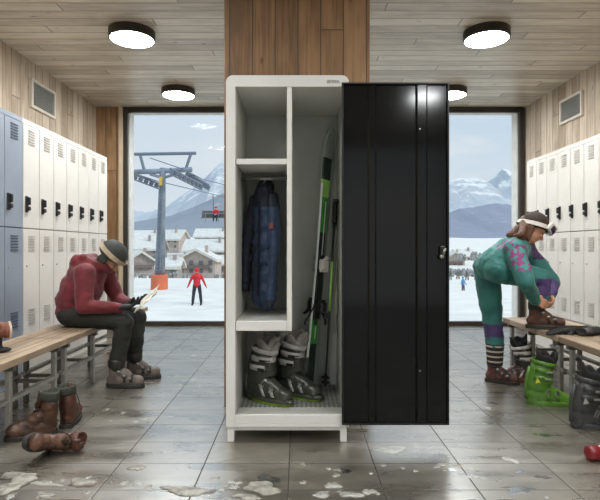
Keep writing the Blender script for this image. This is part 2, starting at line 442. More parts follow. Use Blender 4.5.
def mountain_mat(name, rock, snow, lo, hi, sc, amt=.25):
    """rock showing through snow; snow above a noisy line and on gentler ground"""
    m, nt, p, out = nodes(name); L = nt.links
    tc = N(nt, 'ShaderNodeTexCoord'); sp = N(nt, 'ShaderNodeSeparateXYZ'); L.new(tc.outputs['Object'], sp.inputs[0])
    ge = N(nt, 'ShaderNodeNewGeometry'); sn = N(nt, 'ShaderNodeSeparateXYZ'); L.new(ge.outputs['Normal'], sn.inputs[0])
    no = N(nt, 'ShaderNodeTexNoise'); no.inputs['Scale'].default_value = sc; no.inputs['Detail'].default_value = 10; no.inputs['Roughness'].default_value = .65; L.new(tc.outputs['Object'], no.inputs[0])
    mr = N(nt, 'ShaderNodeMapRange'); mr.inputs['From Min'].default_value = lo; mr.inputs['From Max'].default_value = hi; L.new(sp.outputs[2], mr.inputs[0])
    def ma(op, a, b):
        n = N(nt, 'ShaderNodeMath', operation=op)
        for i, q in enumerate((a, b)):
            if isinstance(q, (int, float)): n.inputs[i].default_value = q
            else: L.new(q, n.inputs[i])
        return n.outputs[0]
    s = ma('ADD', mr.outputs[0], ma('MULTIPLY', ma('SUBTRACT', no.outputs[0], .5), 2.2))
    s = ma('ADD', s, ma('MULTIPLY', ma('SUBTRACT', sn.outputs[2], .75), amt*4))
    cr = N(nt, 'ShaderNodeValToRGB'); cr.color_ramp.elements[0].position = .38; cr.color_ramp.elements[1].position = .62
    cr.color_ramp.elements[0].color = lin(rock); cr.color_ramp.elements[1].color = lin(snow); L.new(s, cr.inputs[0])
    L.new(cr.outputs[0], p.inputs['Base Color']); p.inputs['Roughness'].default_value = .9; p.inputs['Specular IOR Level'].default_value = .1
    return m
M['peak'] = mountain_mat('far snow peak with haze', 'ABADAF', 'D2D0CA', 120, 620, .011)  # rock paled and flattened in colour to stand for distance haze
M['slope'] = mountain_mat('hazed forested slope', '878A8E', 'B4B5B4', 60, 330, .03, .1)  # haze over the slope put into its pale tones
M['slope2'] = mountain_mat('hazed rocky slope', '878992', 'B6B7B8', 90, 420, .03, .1)  # haze painted into these rock and snow tones as well

# ================================================================== THE ROOM
XL, XR, YB, YF, H = -2.74, 3.10, 6.79, -3.2, 2.98
struct(MB().box(XL-.2, XR+.2, YF-.2, YB+.42, -.2, 0).build('floor', M['floor']))
struct(MB().box(XL-.2, XR+.2, YF-.2, YB+.42, H, H+.25).build('ceiling', M['ceil']))
struct(MB().box(XL-.2, XL, YF-.2, YB+.42, 0, H).build('wall_left', M['wallwood']))
struct(MB().box(XR, XR+.2, YF-.2, YB+.42, 0, H).build('wall_right', M['wallwood']))
W1 = (-2.375, -.58); W2 = (.60, 3.07)
wf = MB()
wf.box(XL, W1[0]-.055, YB, YB+.42, 0, H).box(W1[1], W2[0], YB, YB+.42, 0, H)
wf.build('wall_back', M['backwood'])['kind'] = 'structure'
struct(MB().box(W1[0]-.055, W1[0]-.002, YB-.02, YB+.1, 0, H).build('trim_1', M['trimc']))
# end wall behind the camera; its wide unseen window is added for fill light
struct(MB().box(XL, -2.4, YF-.2, YF, 0, H).box(2.7, XR, YF-.2, YF, 0, H).box(-2.4, 2.7, YF-.2, YF, 2.85, H).build('wall_front', M['backwood']))
for i, (x0, x1) in enumerate((W1, W2)):
    t = .055; z0, z1 = 0.0, H-.005
    fr = MB()
    y0, y1 = YB, YB+.06
    fr.box(x0, x0+t, y0, y1, z0, z1).box(x1-t, x1, y0, y1, z0, z1).box(x0+t, x1-t, y0, y1, z1-.07, z1).box(x0+t, x1-t, y0, y1, z0, z0+.062)
    w = struct(fr.build('window_%d' % (i+1), M['frame'], bevel=.004))
    MB().box(x0+t, x1-t, YB+.026, YB+.034, z0+.062, z1-.07).build('pane', M['glass'], w)
    jm = MB()
    jm.box(x0+.01, x0+.075, y1, YB+.22, 0, H-.02).box(x1-.075, x1-.01, y1, YB+.22, 0, H-.02).box(x0+.075, x1-.075, y1, YB+.22, 0, .035).box(x0+.075, x1-.075, y1, YB+.22, H-.06, H-.02)
    jm.build('jamb', M['trimw'], w)
fr = MB()
for a, b, c, d in ((-2.4,-2.34,0,2.85),(2.64,2.7,0,2.85),(.12,.18,.06,2.79),(-2.34,2.64,0,.06),(-2.34,2.64,2.79,2.85)):
    fr.box(a, b, YF-.1, YF-.04, c, d)
w = struct(fr.build('window_3', M['frame']))  # made-up window, lets in front fill
MB().box(-2.34, 2.64, YF-.075, YF-.068, .06, 2.79).build('pane', M['glass'], w)
# central column
CXL, CXR, CY0 = -.494, .481, 3.345
struct(MB().box(CXL, CXR, CY0, CY0+.55, 0, H).build('wall_column', M['colwood'], bevel=.003))

# vents high on the side walls
def vent(x, y0, y1, z0, z1, side, label):
    cx = x; r = empty('wall_vent', (x, (y0+y1)/2, z0), 0, label, 'vent', 'ventilation grilles high on the side walls')
    w = (y1-y0)/2; h = z1-z0; s = side; f = MB()
    t = .028
    def bx(mb, a, b, c, d, d0, d1):
        xa, xb = sorted((s*d0, s*d1)); mb.box(xa, xb, a, b, c, d)
    bx(f, -w, w, 0, t, 0, .03); bx(f, -w, w, h-t, h, 0, .03); bx(f, -w, -w+t, t, h-t, 0, .03); bx(f, w-t, w, t, h-t, 0, .03)
    f.build('vent_frame', M['ventf'], r, bevel=.003)
    g = MB(); bx(g, -w+t, w-t, t, h-t, 0.0, .006)
    n = 13
    for k in range(n):
        z = t + (h-2*t)*(k+.5)/n
        bx(g, -w+t, w-t, z-.004, z+.004, .006, .018)
    for k in range(9):
        y = -w+t + (2*w-2*t)*(k+.5)/9
        bx(g, y-.002, y+.002, t, h-t, .006, .014)
    g.build('grille', M['ventg'], r)
vent(XL, 5.10, 5.60, 2.50, 2.80, 1, 'square grey grille vent high on the boarded wall above the seated reader')
vent(XR, 5.42, 5.88, 2.50, 2.78, -1, 'square grey grille vent high on the boarded wall above the bending woman')

# ceiling lights
def lamp(x, y, label):
    r = empty('ceiling_light', (x, y, H), 0, label, 'ceiling light', 'round flush ceiling lights')
    rim = MB(); n = 40; pr = [(.165,-.0),(.198,-.0),(.200,-.070),(.196,-.078),(.186,-.078),(.184,-.06)]
    rim.rings([[(a*math.cos(2*PI*k/n), a*math.sin(2*PI*k/n), z) for k in range(n)] for a, z in pr], caps=True)
    rim.build('lamp_rim', M['lamprim'], r, smooth=False)
    d = MB(); pr = [(.183,-.064),(.183,-.074),(.15,-.080),(.06,-.083),(.01,-.083)]
    d.rings([[(a*math.cos(2*PI*k/n), a*math.sin(2*PI*k/n), z) for k in range(n)] for a, z in pr])
    d.build('diffuser', M['lampglow'], r, smooth=True)
lamp(-1.47, 4.43, 'larger-looking round ceiling light nearer the camera on the seated reader side')
lamp(-1.45, 6.06, 'round ceiling light by the window above the seated reader, the farther one')
lamp(1.67, 4.43, 'larger-looking round ceiling light nearer the camera above the bending woman side')
lamp(1.84, 6.06, 'round ceiling light partly hidden behind the open black locker door')
for x, y in ((-1.47,2.6),(1.67,2.6),(-1.47,.9),(1.67,.9),(-1.47,-.7),(1.55,-.7)):
    lamp(x, y, 'round ceiling light beyond the top edge of the picture or behind the camera')

# ================================================================== WALL LOCKERS
def locker_parts(depth, top, paint, gap):
    """one locker column: two doors with louvres, a latch and a keyhole. local front faces -y, base at z=0"""
    W = .25
    r = empty('locker')
    b = MB()
    b.box(-W/2, W/2, .012, depth, 0, top)                 # carcass
    b.box(-W/2, W/2, .0, .012, top-.035, top)              # head rail
    b.box(-W/2, W/2, .0, .012, 0, .355)                    # plinth
    b.build('body', paint, r)
    q = MB().box(-W/2+.0005, W/2-.0005, .0095, .0118, .356, top-.036); q.build('door_frame', gap, r)
    for (z0, z1, low) in ((1.222, top-.040, False), (.362, 1.214, True)):
        d = MB(); w = W/2-.0045
        d.box(-w, w, -.004, .009, z0, z1)
        do = d.build('door', paint, r, bevel=.002)
        sp = [z1-.10] if not low else [z1-.12, z0+.14]
        for zc in sp:
            v = MB()
            for k in range(6):
                z = zc - .055 + k*.022
                v.box(-.048, .048, -.010, -.004, z, z+.009)
            v.build('vent', gap if paint is M['blue'] else M['ventshade'], do)
        if low:
            MB().cyl((-.075, -.010, z1-.30), .008, .008, 12, axis='y').build('keyhole', M['legsteel'], do)
        else:
            hb = MB(); zc = z0+.19
            hb.box(-.098, -.062, -.016, -.004, zc-.065, zc+.065, c=.004)
            hb.box(-.090, -.070, -.040, -.016, zc-.005, zc+.055, c=.004)
            hb.cyl((-.078, -.034, zc-.035), .017, .018, 14, axis='y')
            hb.build('handle', M['black'], do)
    return r
M['ventshade'] = mat('cream louvre painted shade', 'B4AEA5', .5)  # cream darkened to paint shade into the louvre bars
order = ['first','second','third','fourth','fifth','sixth','seventh','eighth','ninth','tenth']
protoA = None; protoB = None
e0 = 5.73
for i in range(10):
    yc = e0 - .125 - .2505*i
    if i < 7:
        lab = '%s cream two-door locker counting from the window on the seated reader side' % order[i]
        if protoA is None: protoA = locker_parts(.50, 2.095, M['cream'], M['seamdark']); o = protoA
        else: o = copy_tree(protoA)
        g = 'cream lockers behind the seated reader'
    else:
        lab = ['slate blue two-door locker next to the cream ones', 'middle slate blue locker at the picture edge', 'slate blue locker cut off by the picture edge, farthest from the window'][i-7]
        if protoB is None: protoB = locker_parts(.50, 2.095, M['blue'], M['bluegap']); o = protoB
        else: o = copy_tree(protoB)
        g = 'slate blue lockers'
    o.location = (-2.19, yc, 0); o.rotation_euler = (0, 0, PI/2)
    tag(o, lab, 'locker', g)
protoC = None
for i in range(7):
    yc = 5.76 - .125 - .228*i*1.0
    lab = '%s cream two-door locker counting from the window on the bending woman side' % order[i]
    if protoC is None: protoC = locker_parts(.44, 2.06, M['cream'], M['seamdark']); o = protoC
    else: o = copy_tree(protoC)
    o.location = (2.64, 5.76 - .115 - .23*i, 0); o.rotation_euler = (0, 0, -PI/2); o.scale = (.92, 1, 1)
    tag(o, lab, 'locker', 'cream lockers behind the bending woman')

# ================================================================== BENCHES
def bench(x0, x1, y0, y1, legs, label, side):
    """side: +1 = front edge at x1 (left wall bench)"""
    r = empty('bench', ((x0+x1)/2, (y0+y1)/2, 0), 0, label, 'bench')
    cx, cy = (x0+x1)/2, (y0+y1)/2
    w = (x1-x0)/2; L = (y1-y0)/2
    n = 3; g = .008; sw = (2*w - g*(n-1))/n
    for k in range(n):
        a = -w + k*(sw+g)
        MB().box(a, a+sw, -L, L, .408, .45).build('seat_board', M['bench'], r, bevel=.004)
    rail = MB()
    for s in (-1, 1):
        xx = s*(w-.06); rail.box(xx-.015, xx+.015, -L+.02, L-.02, .205-.012, .205+.012)
    rail.build('rail', M['legsteel'], r)
    for ly in legs:
        for s in (-1, 1):
            xx = s*(w-.055)
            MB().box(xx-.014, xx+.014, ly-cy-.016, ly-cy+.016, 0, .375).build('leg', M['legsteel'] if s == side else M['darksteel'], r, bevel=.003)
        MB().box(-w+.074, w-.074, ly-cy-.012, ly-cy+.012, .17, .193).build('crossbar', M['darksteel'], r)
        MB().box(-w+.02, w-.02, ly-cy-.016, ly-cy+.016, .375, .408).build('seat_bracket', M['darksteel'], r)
bench(-1.93, -1.56, 3.385, 5.2, (3.45, 3.93, 4.5, 5.12), 'slatted wooden bench on steel legs that the man in red sits on', 1)
bench(-1.93, -1.56, 1.6, 3.375, (3.31, 2.79, 1.75), 'empty slatted wooden bench nearer the camera, before the blue lockers', 1)
bench(1.80, 2.28, 3.46, 4.40, (3.53, 3.95, 4.33), 'slatted wooden bench on which the woman props her foot', -1)
bench(1.80, 2.28, 1.6, 3.45, (3.38, 2.9, 1.75), 'slatted wooden bench nearer the camera, behind the charcoal ski boot', -1)

# ================================================================== THE SKI LOCKER
SX0, SX1, SY0, SY1, SZT = -.392, .277, 2.72, 3.34, 2.0
lk = empty('ski_locker', ((SX0+SX1)/2, SY0, 0), 0, 'tall open white locker with black door before the wood column, ski gear inside', 'locker')
ox, oy = (SX0+SX1)/2, SY0
def L_(mb, name, m, parent=lk, **k):
    mb.v = [(x-ox, y-oy, z) for x, y, z in mb.v]
    return mb.build(name, m, parent, **k)
# case: arch-like outer shell with rounded upper corners
ix0, ix1 = -.342, .262      # inside faces
rc = .038
def outer(z0):
    p = [(SX0, z0)]
    for k in range(7):
        a = PI - k*PI/12; p.append((SX0+rc+rc*math.cos(a), SZT-rc+rc*math.sin(a)))
    for k in range(7):
        a = PI/2 - k*PI/12; p.append((SX1-rc+rc*math.cos(a), SZT-rc+rc*math.sin(a)))
    p.append((SX1, z0)); return p
def inner(z0, x0, x1, zt):
    return [(x0, z0)] + [(x0, zt)]*7 + [(x1, zt)]*7 + [(x1, z0)]
case = MB()
O = outer(.085); I = inner(.085, ix0, ix1, SZT-.062)
n = len(O)
vs = [(p[0], SY0, p[1]) for p in O] + [(p[0], SY0, p[1]) for p in I] + [(p[0], SY1, p[1]) for p in O] + [(p[0], SY1, p[1]) for p in I]
fs = []
for i in range(n-1):
    fs += [(i, i+1, n+i+1, n+i), (2*n+i, 2*n+i+1, i+1, i), (3*n+i+1, 3*n+i, n+i, n+i+1), (2*n+i+1, 2*n+i, 3*n+i, 3*n+i+1)]
case.add(vs, fs)
L_(case, 'case', M['white'])
L_(MB().box(ix0, ix1, SY0, SY0+.02, .105, .152).box(ix0, ix1, SY0+.0, SY1, .085, .105), 'bottom_rail', M['white'], bevel=.002)
L_(MB().box(ix0, ix0+.004, SY0+.02, SY1-.02, .152, SZT-.064).box(ix1-.004, ix1, SY0+.02, SY1-.02, .152, SZT-.064), 'side_lining', M['liningside'])
L_(MB().box(ix0, ix1, SY1-.018, SY1-.002, .105, SZT-.062), 'back_panel', M['lockgrey'])
L_(MB().box(ix0+.0045, ix1-.0045, SY0+.02, SY1-.02, .125, .150), 'floor_plate', M['liningside'])
# perforated mat
def perf_mat():
    m, nt, p, out = nodes('perforated grey mat'); L = nt.links
    tc = N(nt, 'ShaderNodeTexCoord'); vo = N(nt, 'ShaderNodeTexVoronoi'); vo.inputs['Scale'].default_value = 38; vo.inputs['Randomness'].default_value = 0
    L.new(tc.outputs['Object'], vo.inputs[0])
    cr = N(nt, 'ShaderNodeValToRGB'); cr.color_ramp.elements[0].position = .28; cr.color_ramp.elements[1].position = .36
    cr.color_ramp.elements[0].color = lin('3A3A36'); cr.color_ramp.elements[1].color = lin('8A8A84'); L.new(vo.outputs[0], cr.inputs[0])
    L.new(cr.outputs[0], p.inputs['Base Color']); p.inputs['Roughness'].default_value = .6; return m
L_(MB().box(ix0+.01, ix1-.01, SY0+.135, SY1-.025, .150, .156), 'floor_mat', perf_mat())
# divider, shelf, compartment floor
L_(MB().box(-.0605, -.033, SY0+.002, SY1-.018, .608, SZT-.063), 'divider', M['white'], bevel=.003)
L_(MB().box(ix0+.004, -.061, SY0+.01, SY1-.018, 1.517, 1.548), 'shelf', M['white'], bevel=.003)
L_(MB().box(ix0+.004, -.061, SY0+.002, SY1-.018, .608, .662), 'compartment_floor', M['white'], bevel=.003)
L_(MB().tube([(ix0+.004, 3.0, 1.475), (-.061, 3.0, 1.475)], .011, 12), 'hanging_rod', M['steel'], smooth=True)
for x in (SX0+.006, SX1-.046):
    for y in (SY0+.012, SY1-.052):
        L_(MB().box(x, x+.036, y, y+.036, 0, .085), 'foot', M['white'], bevel=.003)
L_(MB().box(SX0+.042, SX1-.046, SY0+.016, SY0+.036, .062, .085), 'base_rail', M['white'], bevel=.002)
for z in (.31, 1.72, 1.02):
    L_(MB().cyl((ix1+.004-.022, SY0-.004, z-.022), .007, .044, 12), 'hinge', M['black'], smooth=True)
# tiny badge: a faint row of raised grey marks
bd = MB(); bx0 = .158
for k, w in enumerate((.012,.010,.011,.010,.012)):
    x = bx0 + k*.0135
    bd.box(x, x+w*.28, SY0-.0015, SY0+.001, 1.955, 1.972); bd.box(x, x+w, SY0-.0015, SY0+.001, 1.9685, 1.972)
    bd.box(x+w*.72, x+w, SY0-.0015, SY0+.001, 1.958 + (k % 2)*.004, 1.972)
    bd.box(x+w*.2, x+w*.8, SY0-.0015, SY0+.001, 1.961, 1.964)
L_(bd, 'badge', M['cuffgrey'])
# door, swung fully open beside the case
DX0, DX1, DZ0, DZ1 = .236, .813, .108, 1.950
dy0, dy1 = SY0-.034, SY0-.012
dpan = MB().box(DX0, DX1, dy1-.004, dy1, DZ0, DZ1)
door = L_(dpan, 'door', M['door'])
lip = MB()
lip.box(DX0, DX0+.008, dy0, dy1-.004, DZ0, DZ1).box(DX1-.008, DX1, dy0, dy1-.004, DZ0, DZ1)
lip.box(DX0+.008, DX1-.008, dy0, dy1-.004, DZ0, DZ0+.008).box(DX0+.008, DX1-.008, dy0, dy1-.004, DZ1-.008, DZ1)
L_(lip, 'door_edge', M['doorlip'], door, bevel=.001)
def hat(x0, x1, d):
    return MB().prism([(x0, dy1-.004), (x0+.010, dy1-.004-d), (x1-.010, dy1-.004-d), (x1, dy1-.004)], DZ0+.012, DZ1-.012, plane='xy')
L_(hat(.376, .424, .010), 'stiffener', M['door'], door)
L_(hat(.634, .700, .014), 'stiffener', M['door'], door)
lt = MB()
zl = 1.035
lt.box(.764, .790, dy0-.004, dy1-.004, zl-.035, zl+.035, c=.003)
L_(lt, 'latch_plate', M['doorlip'], door)
ln = MB()
ln.tube([(.776, dy0-.006, zl-.01), (.779, dy0-.02, zl+.005), (.786, dy0-.022, zl+.024)], [.008,.007,.006], 12).cyl((.770, dy0-.016, zl-.022), .011, .014, 14, axis='y')
L_(ln, 'latch_knob', M['steel'], door, smooth=True)
L_(MB().cyl((.655, dy1-.024, 1.70), .004, .006, 10, axis='y').cyl((.655, dy1-.024, .40), .004, .006, 10, axis='y'), 'rivet', M['steel'], door)

# ================================================================== SKI BOOTS
def selp(cx, cz, rx, rz, n, p, y):
    out = []
    for k in range(n):
        t = 2*PI*k/n; c, s_ = math.cos(t), math.sin(t)
        out.append((cx + rx*math.copysign(abs(c)**(2/p), c), y, cz + rz*math.copysign(abs(s_)**(2/p), s_)))
    return out
def outline(n=28, L0=-.095, L1=.215, w=.052):
    pts = []
    for k in range(n):
        t = 2*PI*k/n; c, s_ = math.cos(t), math.sin(t)
        x = (L0+L1)/2 + (L1-L0)/2*math.copysign(abs(c)**.75, c)
        u = (x-L0)/(L1-L0)
        ww = w*(.72 + .28*math.sin(min(1, u*1.15)*PI*.75))
        pts.append((x, ww*math.copysign(abs(s_)**.8, s_)))
    return pts
def ski_boot(loc, rz, label, shell, cuffm, liner, solem, group=None, scale=1.0, cat='ski boot', tilt=0, buckles=M['buckle'], emblem=None, openl=0.0, side=-1, strapm=None, height=1.0):
    r = empty('ski_boot', loc, 0, label, cat, group, rot=(0, tilt, rz)); r.scale = (scale, scale, scale*height)
    # sole
    o = outline(); s = MB()
    s.rings([[(x*.97, y*.94, 0) for x, y in o], [(x*.98, y*.96, .013) for x, y in o], [(x*.95+.001, y*.88, .018) for x, y in o]])
    s.build('sole', solem, r, bevel=.002)
    s = MB(); s.rings([[(x, y, .014) for x, y in o], [(x*1.01, y*1.02, .024) for x, y in o], [(x*.97+.001, y*.95, .036) for x, y in o]])
    s.build('welt', shell, r, bevel=.002)
    # lower shell (fused clog)
    g = MB()
    g.cap((-.045,0,.075), (.03,0,.075), .052, .054); g.cap((.0,0,.06), (.155,0,.056), .052, .040)
    g.cap((.10,0,.05), (.168,0,.05), .046, .036); g.cap((-.045,0,.045), (-.04,0,.16), .046, .048)
    g.cap((-.02,0,.13), (.05,0,.10), .055, .05); g.cap((.03,0,.12), (.12,0,.075), .046, .036)
    g.box(-.085, .19, -.040, .040, .022, .045)
    organic('shell', g, [shell], r, voxel=.007, smooth=5)
    # cuff (fused shaft leaning forward)
    c = MB(); N_ = 28; rs = []
    prof = [(.115,-.018,.074,.059),(.15,-.014,.079,.062),(.20,-.002,.077,.060),(.25,.010,.074,.058),(.292,.020,.076,.060)]
    for z, cx, rx, ry in prof:
        ring = []
        for k in range(N_):
            t = 2*PI*k/N_
            dz = 0
            if z > .28: dz = -.022*math.cos(t)+ .004*math.cos(2*t)
            if z < .13: dz = -.012*math.cos(t)
            ring.append((cx+rx*math.cos(t), ry*math.sin(t), z+dz))
        rs.append(ring)
    inn = [[(x*.0+cx+(x-cx)*.9, y*.9, z-.002) for x, y, z in rs[-1]] for cx in [.020]][0]
    inn2 = [(x, y, z-.12) for x, y, z in inn]
    c.rings(rs + [inn, inn2], caps=False)
    cf = c.build('cuff', cuffm, r, smooth=True)
    # liner collar, thick and open, spilling over the cuff
    l = MB(); rs = []
    for z, k1 in ((.22,.84),(.27,.88),(.31,.93),(.345,1.02),(.362,1.06),(.366,.98),(.352,.86),(.30,.74),(.22,.62)):
        ring = []
        for k in range(N_):
            t = 2*PI*k/N_
            back = -math.cos(t)
            dz = (z-.22)*.22*back + (-.035 if abs(t) < .01 else 0)*0
            dz += (.018*math.cos(4*t) if z > .33 else 0) + (-.025*max(0, math.sin(t*side*1.0))**3 if z > .33 else 0)
            ring.append((.022+.068*k1*math.cos(t)+(z-.22)*.18, .053*k1*math.sin(t), z+dz))
        rs.append(ring)
    l.rings(rs, caps=False)
    lo = l.build('liner', liner, r, smooth=True)
    # tongue
    t = MB(); rs = []
    for z, x, w in ((.20,.062,.040),(.28,.082,.046),(.33,.100,.050),(.365,.116,.044),(.378,.122,.028)):
        rs.append([(x-.030, -w, z-.004), (x-.004, -w*.7, z), (x+.006, 0, z+.003), (x-.004, w*.7, z), (x-.030, w, z-.004), (x-.020, w*.6, z-.004), (x-.008, 0, z-.002), (x-.020, -w*.6, z-.004)])
    t.rings(rs); t.build('tongue', liner, r, smooth=True)
    # power strap
    def band(z, cx, rx, ry, h, a0, a1, th=.005, slope=0):
        b = MB(); rs = []; K = 14
        for k in range(K+1):
            a = a0 + (a1-a0)*k/K; zz = z + slope*math.cos(a)
            e = (math.cos(a), math.sin(a))
            rs.append([(cx+rx*e[0], ry*e[1], zz), (cx+(rx+th)*e[0], (ry+th)*e[1], zz+.002), (cx+(rx+th)*e[0], (ry+th)*e[1], zz+h-.002), (cx+rx*e[0], ry*e[1], zz+h)])
        b.rings(rs); return b
    sm = strapm or cuffm
    band(.285, .022, .077, .061, .030, -PI*.95, PI*.95, .007, -.016).build('power_strap', sm, r, smooth=True)
    sd = side
    for (z, cx, rx, ry, sl) in ((.235,.008,.075,.059,-.008), (.185,-.004,.077,.061,-.004)):
        bb = band(z, cx, rx, ry, .020, -.1*sd if sd<0 else -1.75, 1.75 if sd<0 else .1, .006, sl) if False else band(z, cx, rx, ry, .032, -2.2, 2.2, .006, sl)
        bo = bb.build('strap', sm, r, smooth=True)
        k = MB(); a = sd*1.0
        px_, py_ = cx+(rx+.009)*math.cos(a), (ry+.009)*math.sin(a)
        k.box(px_-.026, px_+.020, min(py_, py_+sd*.008), max(py_, py_+sd*.008), z+.004+sl*math.cos(a), z+.018+sl*math.cos(a), c=.002)
        k.tube([(px_+.02, py_, z+.011), (px_+.04, py_-sd*.012, z+.009)], .0028, 6)
        k.build('buckle', M['black'] if strapm is M['cuffgrey'] else buckles, bo)
    for (x, top, w, ang) in ((.055, .142, .054, -.55), (.112, .108, .047, -.35)):
        rs = []; K = 12
        for k in range(K+1):
            a = PI*k/K
            for_ = math.cos(a)
            yy = w*for_; zz = .045 + (top-.045)*math.sin(a)**.8
            xx = x - (zz-.045)*.55
            rs.append([(xx-.010, yy*1.0, zz), (xx-.010, yy*1.08, zz+.008*math.sin(a)), (xx+.012, yy*1.08, zz+.004*math.sin(a)), (xx+.012, yy, zz-.004)])
        b = MB().rings(rs).build('strap', sm, r, smooth=True)
        k = MB(); yy = sd*(w*.93)
        Mx = Matrix.Translation((x-.018, yy, (top+.045)/2+.012)) @ Matrix.Rotation(.5, 4, 'Y')
        for (a0, a1, b0, b1) in ((-.006,.0,-.024,.024),(.010,.016,-.024,.024),(-.006,.016,-.024,-.018),(-.006,.016,.018,.024)):
            k.box(a0, a1, -.005, .006, b0, b1, M=Mx)
        k.build('buckle', buckles, b)
    # heel spine and side stripe
    s2 = MB(); s2.tube([(-.088,0,.04), (-.088,0,.12), (-.084,0,.20), (-.068,0,.27)], [.016,.015,.014,.010], 10)
    s2.build('spine', shell, r, smooth=True)
    if emblem:
        e = MB(); yy = sd*.0655
        e.prism([(-.045,.165),(-.012,.172),(-.034,.205)], yy-.002, yy+.002)
        e2 = e.build('emblem', emblem, r)
    return r

# in the locker
ski_boot((-.215, 2.97, .156), R(-33), 'olive ski boot in the locker, nearest the open side wall, under the jacket', M['oliveshell'], M['oliveshell'], M['linergrey'], M['lime'], 'pair of olive ski boots', scale=1.03, strapm=M['cuffgrey'])
ski_boot((-.045, 3.07, .156), R(-36), 'olive ski boot in the locker, the one beside the skis', M['oliveshell'], M['oliveshell'], M['linergrey'], M['lime'], 'pair of olive ski boots', scale=1.06, strapm=M['cuffgrey'])
# on the floor
ski_boot((1.64, 3.39, 0), R(-12), 'bright green ski boot with black liner on the floor by the bench', M['greenshell'], M['greenshell'], M['blackfab'], M['greenshell'], scale=.95, emblem=M['yellow'], strapm=M['greenshell'], buckles=M['buckle'])
ski_boot((1.70, 2.95, 0), R(-6), 'charcoal ski boot with silver buckles at the edge of the picture', M['charshell'], M['charshell'], M['blackfab'], M['charshell'], scale=.94, emblem=M['cuffgrey'], strapm=M['charshell'])
ski_boot((1.80, 3.98, 0), R(176), 'maroon ski boot with black and white cuff half hidden behind the green boot', M['maroonboot'], M['charshell'], M['blackfab'], M['maroonboot'], scale=.92, side=1, strapm=M['gogglew'])

def drop(root, z=0.0):
    bpy.context.view_layer.update()
    lo = min((c.matrix_world @ v.co).z for c in root.children if c.type == 'MESH' for v in c.data.vertices)
    root.location.z += z - lo
# ================================================================== LEATHER BOOTS
def leather_boot(loc, rot, label, m, solem, collar, group, shaft=.235, toe=None):
    r = empty('leather_boot', loc, 0, label, 'boot', group, rot=rot)
    o = outline(28, -.075, .195, .050)
    s = MB(); s.rings([[(x, y, 0) for x, y in o], [(x, y, .018) for x, y in o], [(x*.98, y*.95, .026) for x, y in o]])
    s.box(-.072, -.01, -.036, .036, -.0, .024)
    s.build('sole', solem, r, bevel=.002)
    g = MB()
    g.cap((-.03,0,.055), (.02,0,.055), .040, .042); g.cap((.02,0,.05), (.14,0,.048), .045, .040); g.ell((.145,0,.05), (.045,.044,.036))
    g.cap((-.028,0,.06), (-.028,0,shaft-.085), .042, .050); g.cap((-.015,0,.13), (.06,0,.085), .045, .038); g.cap((.05,0,.08), (.11,0,.06), .04, .036)
    g.box(-.065, .16, -.036, .036, .020, .042)
    organic('upper', g, [m, toe or m], r, voxel=.006, smooth=4, classify=lambda c: 1 if c.x > .10 else 0,
            disp=lambda c: .0025*noise.noise(c*38) + .0035*noise.noise(Vector((c.x*12, c.y*12, c.z*45))))
    n_ = 24; rs = []
    for z, k in ((shaft-.055,.047),(shaft-.045,.052),(shaft-.012,.054),(shaft,.050),(shaft-.006,.044),(shaft-.055,.038)):
        rs.append([(-.028+k*1.02*math.cos(2*PI*q/n_), k*.92*math.sin(2*PI*q/n_), z + .006*math.sin(4*PI*q/n_)) for q in range(n_)])
    MB().rings(rs).build('collar', collar, r, smooth=True)
    # tongue and laces
    t = MB(); t.tube([(.028,0,shaft-.09), (.016,0,shaft-.02), (.018,0,shaft+.008)], [.014,.014,.010], 10); t.build('tongue', m, r, smooth=True)
    l = MB(); pts = [(.094,.074),(.078,.092),(.061,.110),(.046,.130),(.033,.152),(.028,.176)]
    for k, (x, z) in enumerate(pts):
        w = .021; d = .010
        nx = pts[min(k+1, 5)]
        l.tube([(x-.006,-w,z+.000), (x+.005,0,z+.010), (nx[0]-.006,w,nx[1])], .0036, 6)
        l.tube([(x-.006,w,z+.000), (x+.005,0,z+.011), (nx[0]-.006,-w,nx[1])], .0026, 6)
    l.tube([(.03,.0,.19),(.045,-.03,.175),(.04,-.045,.14),(.05,-.05,.10)], .0026, 6)
    l.build('laces', M['lace'], r, smooth=True)
    return r
leather_boot((-1.44, 2.83, 0), (0,0,R(206)), 'upright brown leather boot pointing away from the room, beside the bench leg', M['leather'], M['rubber'], M['collar'], 'brown leather boots by the bench', .25)
leather_boot((-1.375, 3.0, 0), (0,0,R(100)), 'upright brown leather boot with its heel to the camera, behind the other two', M['rustleather'], M['rubber'], M['collar'], 'brown leather boots by the bench', .245)
Zc = Vector((.985,-.06,.06)).normalized(); Xc = Vector((-.05,-.92,.36)); Xc = (Xc - Zc*Xc.dot(Zc)).normalized(); Yc = Zc.cross(Xc)
Rc = Matrix(((Xc.x,Yc.x,Zc.x),(Xc.y,Yc.y,Zc.y),(Xc.z,Yc.z,Zc.z))).to_euler()
bootc = leather_boot((-1.325, 2.585, .070), Rc, 'worn brown leather boot tipped over on its side on the tiles', M['leathertoe'], M['rubber'], M['rustleather'], 'brown leather boots by the bench', .215, toe=M['leathertoe']); bootc.scale = (.9,.95,.95); drop(bootc)

